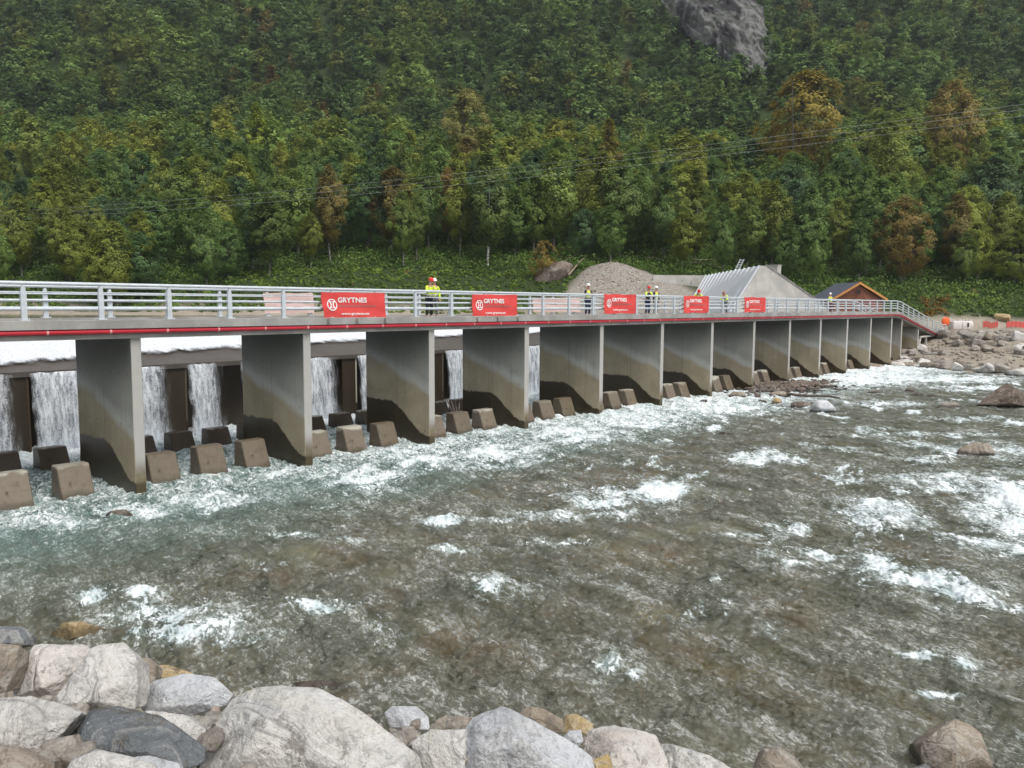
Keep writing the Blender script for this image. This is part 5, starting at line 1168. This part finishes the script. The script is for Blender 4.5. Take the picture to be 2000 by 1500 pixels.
def make_proto(kind, seed, ncl, nq, size, cr):
    C, r = clumps(kind, seed, ncl); C = C*HT; rad = r.uniform(.55, 1.2, len(C))*cr
    Q = leaf_quads(C, rad, nq, size, r, .9 if kind == 'birch' else .2)
    me = mesh_np('crown', Q, np.arange(len(Q)).reshape(-1, 4), False, None, MAT['leaf'])
    # trunk and limbs
    b = MB(); bend = r.normal(size=2)*.35; tr = lambda u: (bend[0]*math.sin(u*2.2), bend[1]*math.sin(u*2.6), HT*.9*u-.5)
    stems = 1 if kind in ('birch', 'cone') else 3
    for s in range(stems):
        o = r.normal(size=2)*(0 if s == 0 else .5); sp = r.normal(size=2)*(0 if s == 0 else 1.4)
        b.tube([(tr(u)[0]+o[0]*min(1, u*3)+sp[0]*u, tr(u)[1]+o[1]*min(1, u*3)+sp[1]*u, tr(u)[2]) for u in np.linspace(0, 1, 7)], .15 if s == 0 else .10, 6, False, .03)
    for k in range(14):
        c = C[r.integers(len(C))]; u = max(.12, min(.85, c[2]/HT/.9-.14)); p = Vector(tr(u)); e = Vector(c); mid = p.lerp(e, .55)+Vector((0, 0, -.15)); b.tube([p, mid, e], .05, 4, False, .015)
    t = bpy.data.meshes.new('trunk'); t.from_pydata(b.v, [], b.f); t.materials.append(MAT['bark']); t.polygons.foreach_set('use_smooth', [True]*len(t.polygons))
    return me, t
PR = []
for k in range(5): PR.append(('birch',)+make_proto('birch', 10+k, 190, 62, .10, .72))
for k in range(4): PR.append(('round',)+make_proto('round', 30+k, 190, 66, .11, .85))
for k in range(2): PR.append(('cone',)+make_proto('cone', 50+k, 160, 58, .10, .65))
for k in range(2): PR.append(('bush',)+make_proto('bush', 60+k, 180, 62, .105, .85))
PAL = dict(birch=[(.115, .150, .042), (.095, .14, .042), (.14, .155, .038), (.08, .12, .04)], round=[(.055, .095, .038), (.07, .115, .038), (.06, .10, .048), (.09, .125, .038)], cone=[(.09, .13, .04), (.115, .135, .035)], bush=[(.05, .085, .02), (.07, .10, .022)])
def put_tree(pr, x, y, h, wf, col, lab, grp, bark=(.16, .15, .13), name='tree', cat='tree'):
    col = (col[0]*1.72, col[1]*1.80, col[2]*1.6); root = empty(name, (x, y, terr1(x, y)), random.uniform(0, 6.3), lab, cat, grp); s = h/HT; root.scale = (s*wf, s*wf, s)
    c = link('crown', pr[1], None, root); c.color = (*col, 1); t = link('trunk', pr[2], None, root); t.color = (*bark, 1); return root
def heroes():
    occ = []
    def H(px, ybase, ytop, kind, wf, col, lab, D=None, bark=(.16, .15, .13), k=0):
        if D is None: P = on_ground(px, ybase)
        else:
            d = ray(px, 600); h = math.hypot(d[0], d[1]); P = CAM+d*D
        x, y = P[0], P[1]; z = terr1(x, y); dd = (np.array([x, y, z])-CAM)@fw
        top = on_d(px, ytop, dd); h = max(3, top[2]-z); pr = [q for q in PR if q[0] == kind][k]; put_tree(pr, x, y, h*1.0, wf, col, lab, None, bark); occ.append((x, y)); return
    W_ = (.62, .60, .55)
    H(952, 520, 305, 'birch', 1.05, (.085, .11, .035), 'tall drooping birch with a bare white trunk at the edge of the wood', bark=W_)
    H(1080, 500, 300, 'birch', 1.15, (.13, .165, .045), 'broad light green birch right of the white trunked one', k=1)
    H(510, None, 205, 'cone', 1.0, (.17, .20, .03), 'narrow yellow-green tree standing above the left wood', D=185)
    H(1555, None, 145, 'round', 1.0, (.165, .125, .025), 'large orange-brown rounded tree at the top of the right wood', D=180)
    H(1760, 560, 385, 'round', .9, (.135, .095, .032), 'brownish sparse tree behind the cabin', k=1)
    H(1930, 500, 310, 'round', 1.15, (.055, .085, .04), 'big dark blue-green tree near the right edge', k=2)
    H(1975, 560, 455, 'bush', 1.3, (.085, .105, .02), 'rounded yellow-green bush at the right edge')
    H(1840, None, 165, 'round', .9, (.155, .115, .035), 'orange tinted tree at the top of the wood near the right edge', D=180, k=3)
    H(1185, None, 240, 'cone', .9, (.16, .135, .03), 'narrow yellow-orange tree in the middle of the wood', D=165, k=1)
    H(875, None, 330, 'birch', .8, (.14, .095, .03), 'reddish brown narrow tree left of the white trunked birch', D=135, k=2)
    H(1060, 548, 470, 'bush', .9, (.15, .105, .03), 'orange-brown mossy bush beside the gravel slope', k=1)
    H(525, 540, 385, 'birch', 1.2, (.075, .10, .03), 'open crowned tree with several thin stems above the bank', k=3)
    H(1175, None, 300, 'birch', 1.1, (.14, .15, .035), 'pale yellow-green birch behind the gravel slope', D=130, k=4)
    H(790, None, 290, 'birch', .7, (.10, .12, .035), 'slim grey-green birch in the left wood', D=140, k=1)
    H(1720, None, 240, 'birch', .9, (.14, .16, .04), 'pale olive birch above the cabin', D=150, k=2)
    H(1350, None, 280, 'birch', .9, (.15, .155, .03), 'yellow-green birch above the ribbed slope', D=150, k=3)
    H(915, None, 180, 'round', .95, (.14, .13, .045), 'broad tan-green tree at the top of the wood left of the middle', D=190)
    return occ
occ = heroes()
def wood():
    r = np.random.default_rng(21); cand = []
    d = 104.
    while d < 214:
        sp = 6.2 if d < 150 else 7.0; n = int(2*(d*.66+14)/sp)
        for i in range(n):
            l = -(d*.66+14)+sp*(i+r.uniform(-.42, .42)+.5); dd = d+r.uniform(-2.2, 2.2); x, y = from_dl(dd, l)
            cand.append((dd, l, x, y))
        d += sp*.95 if d < 190 else 5.5
    out = []
    md, ml = fan_dl(*MOUND)
    for dd, l, x, y in cand:
        px = 1000+F_PX*l/dd
        if any((x-a)**2+(y-b)**2 < 9 for a, b in occ): continue
        if abs(l-ml) < 9 and dd < 122: continue
        # front edge of the wood: bank of low plants in front of it for the middle and right
        edge = np.interp(px, [-300, 450, 560, 1100, 1300, 1700, 1850, 2300], [103, 105, 121, 123, 120, 117, 119, 119])
        if dd < edge: continue
        out.append((dd, l, x, y, px))
    out.sort(key=lambda q: q[0]+(60 if not -60 < q[4] < 2060 else 0))
    near, rest = out[:300], out[300:]
    hue = lambda x, y: float(fbm(np.array([x*.03]), np.array([y*.03]), 2, 77)[0])
    def style(dd, l, x, y):
        q = r.random()+hue(x, y)*.8; rightish = sst(-40, 40, l); 
        kind = 'birch' if q > .45-.15*rightish+.0 else ('round' if q > .05 else 'cone')
        h = r.uniform(9.5, 14.5)*(.82 if dd < 126 else 1)
        col = np.array(PAL[kind][r.integers(len(PAL[kind]))])*r.uniform(.8, 1.2)
        if dd > 165: col = col*np.array([1.15, 1.08, .95])
        v = r.random()
        if v < .025: col = np.array((.125, .10, .035))*r.uniform(.8, 1.1)
        elif v < .16: col = np.array((.15, .165, .035))*r.uniform(.85, 1.1)
        elif v < .22: col = np.array((.04, .07, .035))
        return kind, h, col
    lab = dict(birch=('olive green birch in the wood at the foot of the hill', 'birches in the wood at the foot of the hill'), round=('dark green broad-crowned tree in the wood at the foot of the hill', 'broad-crowned trees in the wood at the foot of the hill'), cone=('narrow green tree in the wood at the foot of the hill', 'narrow trees in the wood at the foot of the hill'))
    for dd, l, x, y, px in near:
        kind, h, col = style(dd, l, x, y); c = [q for q in PR if q[0] == kind]; bark = (.30, .28, .25) if r.random() < .5 else (.15, .14, .12)
        put_tree(c[r.integers(len(c))], x, y, h, r.uniform(.85, 1.2), tuple(col), *lab[kind], bark=bark)
    # the rest of the wood and the far hillside: one mass
    spec = []
    for dd, l, x, y, px in rest: k, h, col = style(dd, l, x, y); spec.append((x, y, h, r.uniform(.85, 1.2), col, k, 1))
    d = 216.
    while d < 380:
        n = int(2*(d*.66+10)/5.8)
        for i in range(n):
            l = -(d*.66+10)+5.8*(i+r.uniform(0, 1)); dd = d+r.uniform(-3, 3); x, y = from_dl(dd, l)
            hh = hue(x*.8, y*.8); base = np.array((.052, .090, .036))*(1-.5*max(0, -hh))+np.array((.05, .045, .0))*max(0, hh+.05)
            col = base*r.uniform(.6, 1.65)*np.array([1.12, 1.03, .85]); v = r.random()
            if v < .015: col = np.array((.12, .09, .03))
            elif v < .13: col = np.array((.10, .115, .028))
            px = 1000+F_PX*l/dd; P = np.array([x, y, terr1(x, y)+5]); q = to_px(P[None])
            cyy = q[1][0]; cxx = q[0][0]; cc = np.interp(cyy, [-25, 10, 64, 117, 150], [1375, 1400, 1432, 1466, 1470]); cw = np.interp(cyy, [-25, 10, 64, 126, 160], [58, 58, 48, 26, 2])
            if 250 < dd < 345 and abs(cxx-cc) < cw and cyy < 160: continue
            spec.append((x, y, r.uniform(7, 13.5), r.uniform(.95, 1.4), col, ('birch', 'round', 'round', 'cone')[r.integers(4)], 0))
        d += 5.8
    light = {}
    for k in ('birch', 'round', 'cone'):
        light[k] = []
        for s in range(4):
            C, rr = clumps(k, 200+s, 80); C = C*HT; rad = rr.uniform(.7, 1.3, len(C))*.95
            light[k].append((leaf_quads(C, rad, 12, .25, rr, .2, .8), leaf_quads(C, rad, 18, .21, rr, .3, .8)))
    Vs = []; Cs = []
    for x, y, h, wf, col, k, det in spec:
        Q = light[k][r.integers(4)][det]; s = h/HT; a = r.uniform(0, 6.3); c, sn = math.cos(a), math.sin(a)
        X = (Q[:, 0]*c-Q[:, 1]*sn)*s*wf*1.15+x; Y = (Q[:, 0]*sn+Q[:, 1]*c)*s*wf*1.15+y; Z = Q[:, 2]*s+terr1(x, y)-.4
        Vs.append(np.stack([X, Y, Z], 1).astype(np.float32)); Cs.append(np.broadcast_to(np.array([*(np.array(col)*np.array([1.8, 1.82, 1.6])), 1], np.float32), (len(Q), 4)))
    V = np.concatenate(Vs); C = np.concatenate(Cs); print('far trees', len(spec), 'quads', len(V)//4)
    tag(link('forest', mesh_np('forest', V, np.arange(len(V)).reshape(-1, 4), False, {'tint': ('FLOAT_COLOR', C)}, MAT['leaf_far'])), kind='stuff')
wood()
def undergrowth():
    r = np.random.default_rng(31); md, ml = fan_dl(*MOUND)
    N = 14000; d = r.uniform(100, 150, N); l = r.uniform(-1, 1, N)*(d*.68+10); px = 1000+F_PX*l/d
    x, y = from_dl(d, l); z = terrain(x, y)
    lim = np.interp(px, [-300, 480, 560, 1100, 1800, 1900, 2300], [104, 104, 104, 103, 106, 109, 110])
    ok = (d > lim)
    lo = np.interp(d, [95, 108, 117, 121, 124], [13, 10.5, 5.5, 2.5, -1]); ok &= ~((np.abs(l-ml-1.8+.15*(d-112)) < lo))
    ok &= ~((px > 1270) & (px < 1600) & (d < 112.8)); ok &= ~((px > 1575) & (px < 1760) & (d < 113)); ok &= z > 4.75
    x, y, z, d, px = x[ok], y[ok], z[ok], d[ok], px[ok]; n = len(x)
    mead = (px > 470) & (px < 1140) & (d < 121); h = r.uniform(.25, 1.1, n)*np.where(d > 118, 1.6, .9)*np.where(mead, .38, 1.); cen = np.stack([x, y, z+h*.5], 1); Q = leaf_quads(cen, h*1.1, 26, .13, r, .3, .8, 0)
    hue = fbm(x*.12, y*.12, 3, 88); col = np.array((.10, .165, .035))[None]*(1+.5*hue)[:, None]+np.array((.05, .02, 0))[None]*np.clip(hue-.15, 0, 1)[:, None]
    col = col*r.uniform(.75, 1.4, n)[:, None]; col[mead] *= np.array([1.25, 1.15, 1.]); m = r.random(n) < .012; col[m] = (.15, .11, .04)
    m = (px > 1795) & (px < 1845) & (d < 116); col[m] = (.20, .12, .02)
    C = np.repeat(np.c_[col, np.ones(n)], 26*4, axis=0)
    tag(link('undergrowth', mesh_np('undergrowth', Q, np.arange(len(Q)).reshape(-1, 4), False, {'tint': ('FLOAT_COLOR', C)}, MAT['leaf_far'])), kind='stuff')
undergrowth()
def rock_outcrop():
    outline_rock([(1040, 548), (1050, 525), (1080, 514), (1125, 506), (1112, 535), (1090, 550), (1055, 556)], 'rock_brown', 'rock', 'mossy grey outcrop under the orange bush beside the gravel slope', 'rock', seed=91, lvl=4)
    for k, (a, b_) in enumerate((((1085, 528), (1145, 503)), ((1110, 545), (1150, 508)))):
        A = on_ground(*a)+np.array([0, 0, .5]); B = on_ground(*b_)+np.array([0, 0, .9]); m = MB(); m.tube([A, (A+B)/2+np.array([0, 0, .3]), B], .16, 8, True, .07); tag(m.build('fallen_log', MAT['wood'], None, True), ('upper pale fallen log left of the gravel slope', 'lower pale fallen log left of the gravel slope')[k], 'log')
    for k, (a, b_) in enumerate((((1340, 522), (1410, 532)), ((1352, 516), (1425, 524)), ((1262, 512), (1300, 520)))):
        A = on_ground(*a)+np.array([0, 0, .7]); B = on_ground(*b_)+np.array([0, 0, .7]); m = MB(); m.tube([A, (A+B)/2+np.array([0, 0, .25]), B], .12, 8, True, .05); tag(m.build('fallen_branch', MAT['wood'], None, True), ('lower fallen branch above the straight concrete wall', 'upper fallen branch above the straight concrete wall', 'short fallen branch right of the top of the gravel slope')[k], 'branch')
rock_outcrop()
# ------------------------------------------------------------------ power lines
def cables():
    for k, pts in enumerate(([(-150, 425), (0, 408), (500, 377), (1000, 333), (1500, 264), (2000, 204), (2200, 178)], [(-150, 434), (0, 415), (500, 386), (1000, 345), (1500, 273), (2000, 214), (2200, 188)], [(-150, 440), (0, 424), (500, 395), (1000, 357), (1500, 287), (2000, 226), (2200, 200)])):
        xs = np.linspace(-150, 2200, 40); ys = np.interp(xs, [p[0] for p in pts], [p[1] for p in pts]); c = np.polyfit([p[0] for p in pts], [p[1] for p in pts], 3); ys = np.polyval(c, xs)
        P = [on_d(x, y, 118-.010*x) for x, y in zip(xs, ys)]; m = MB(); m.tube(P, .015, 5); tag(m.build('power_cable', MAT['cable']), ('top overhead cable across the wood', 'middle overhead cable across the wood', 'lowest overhead cable across the wood')[k], 'cable', 'overhead power cables')
cables()
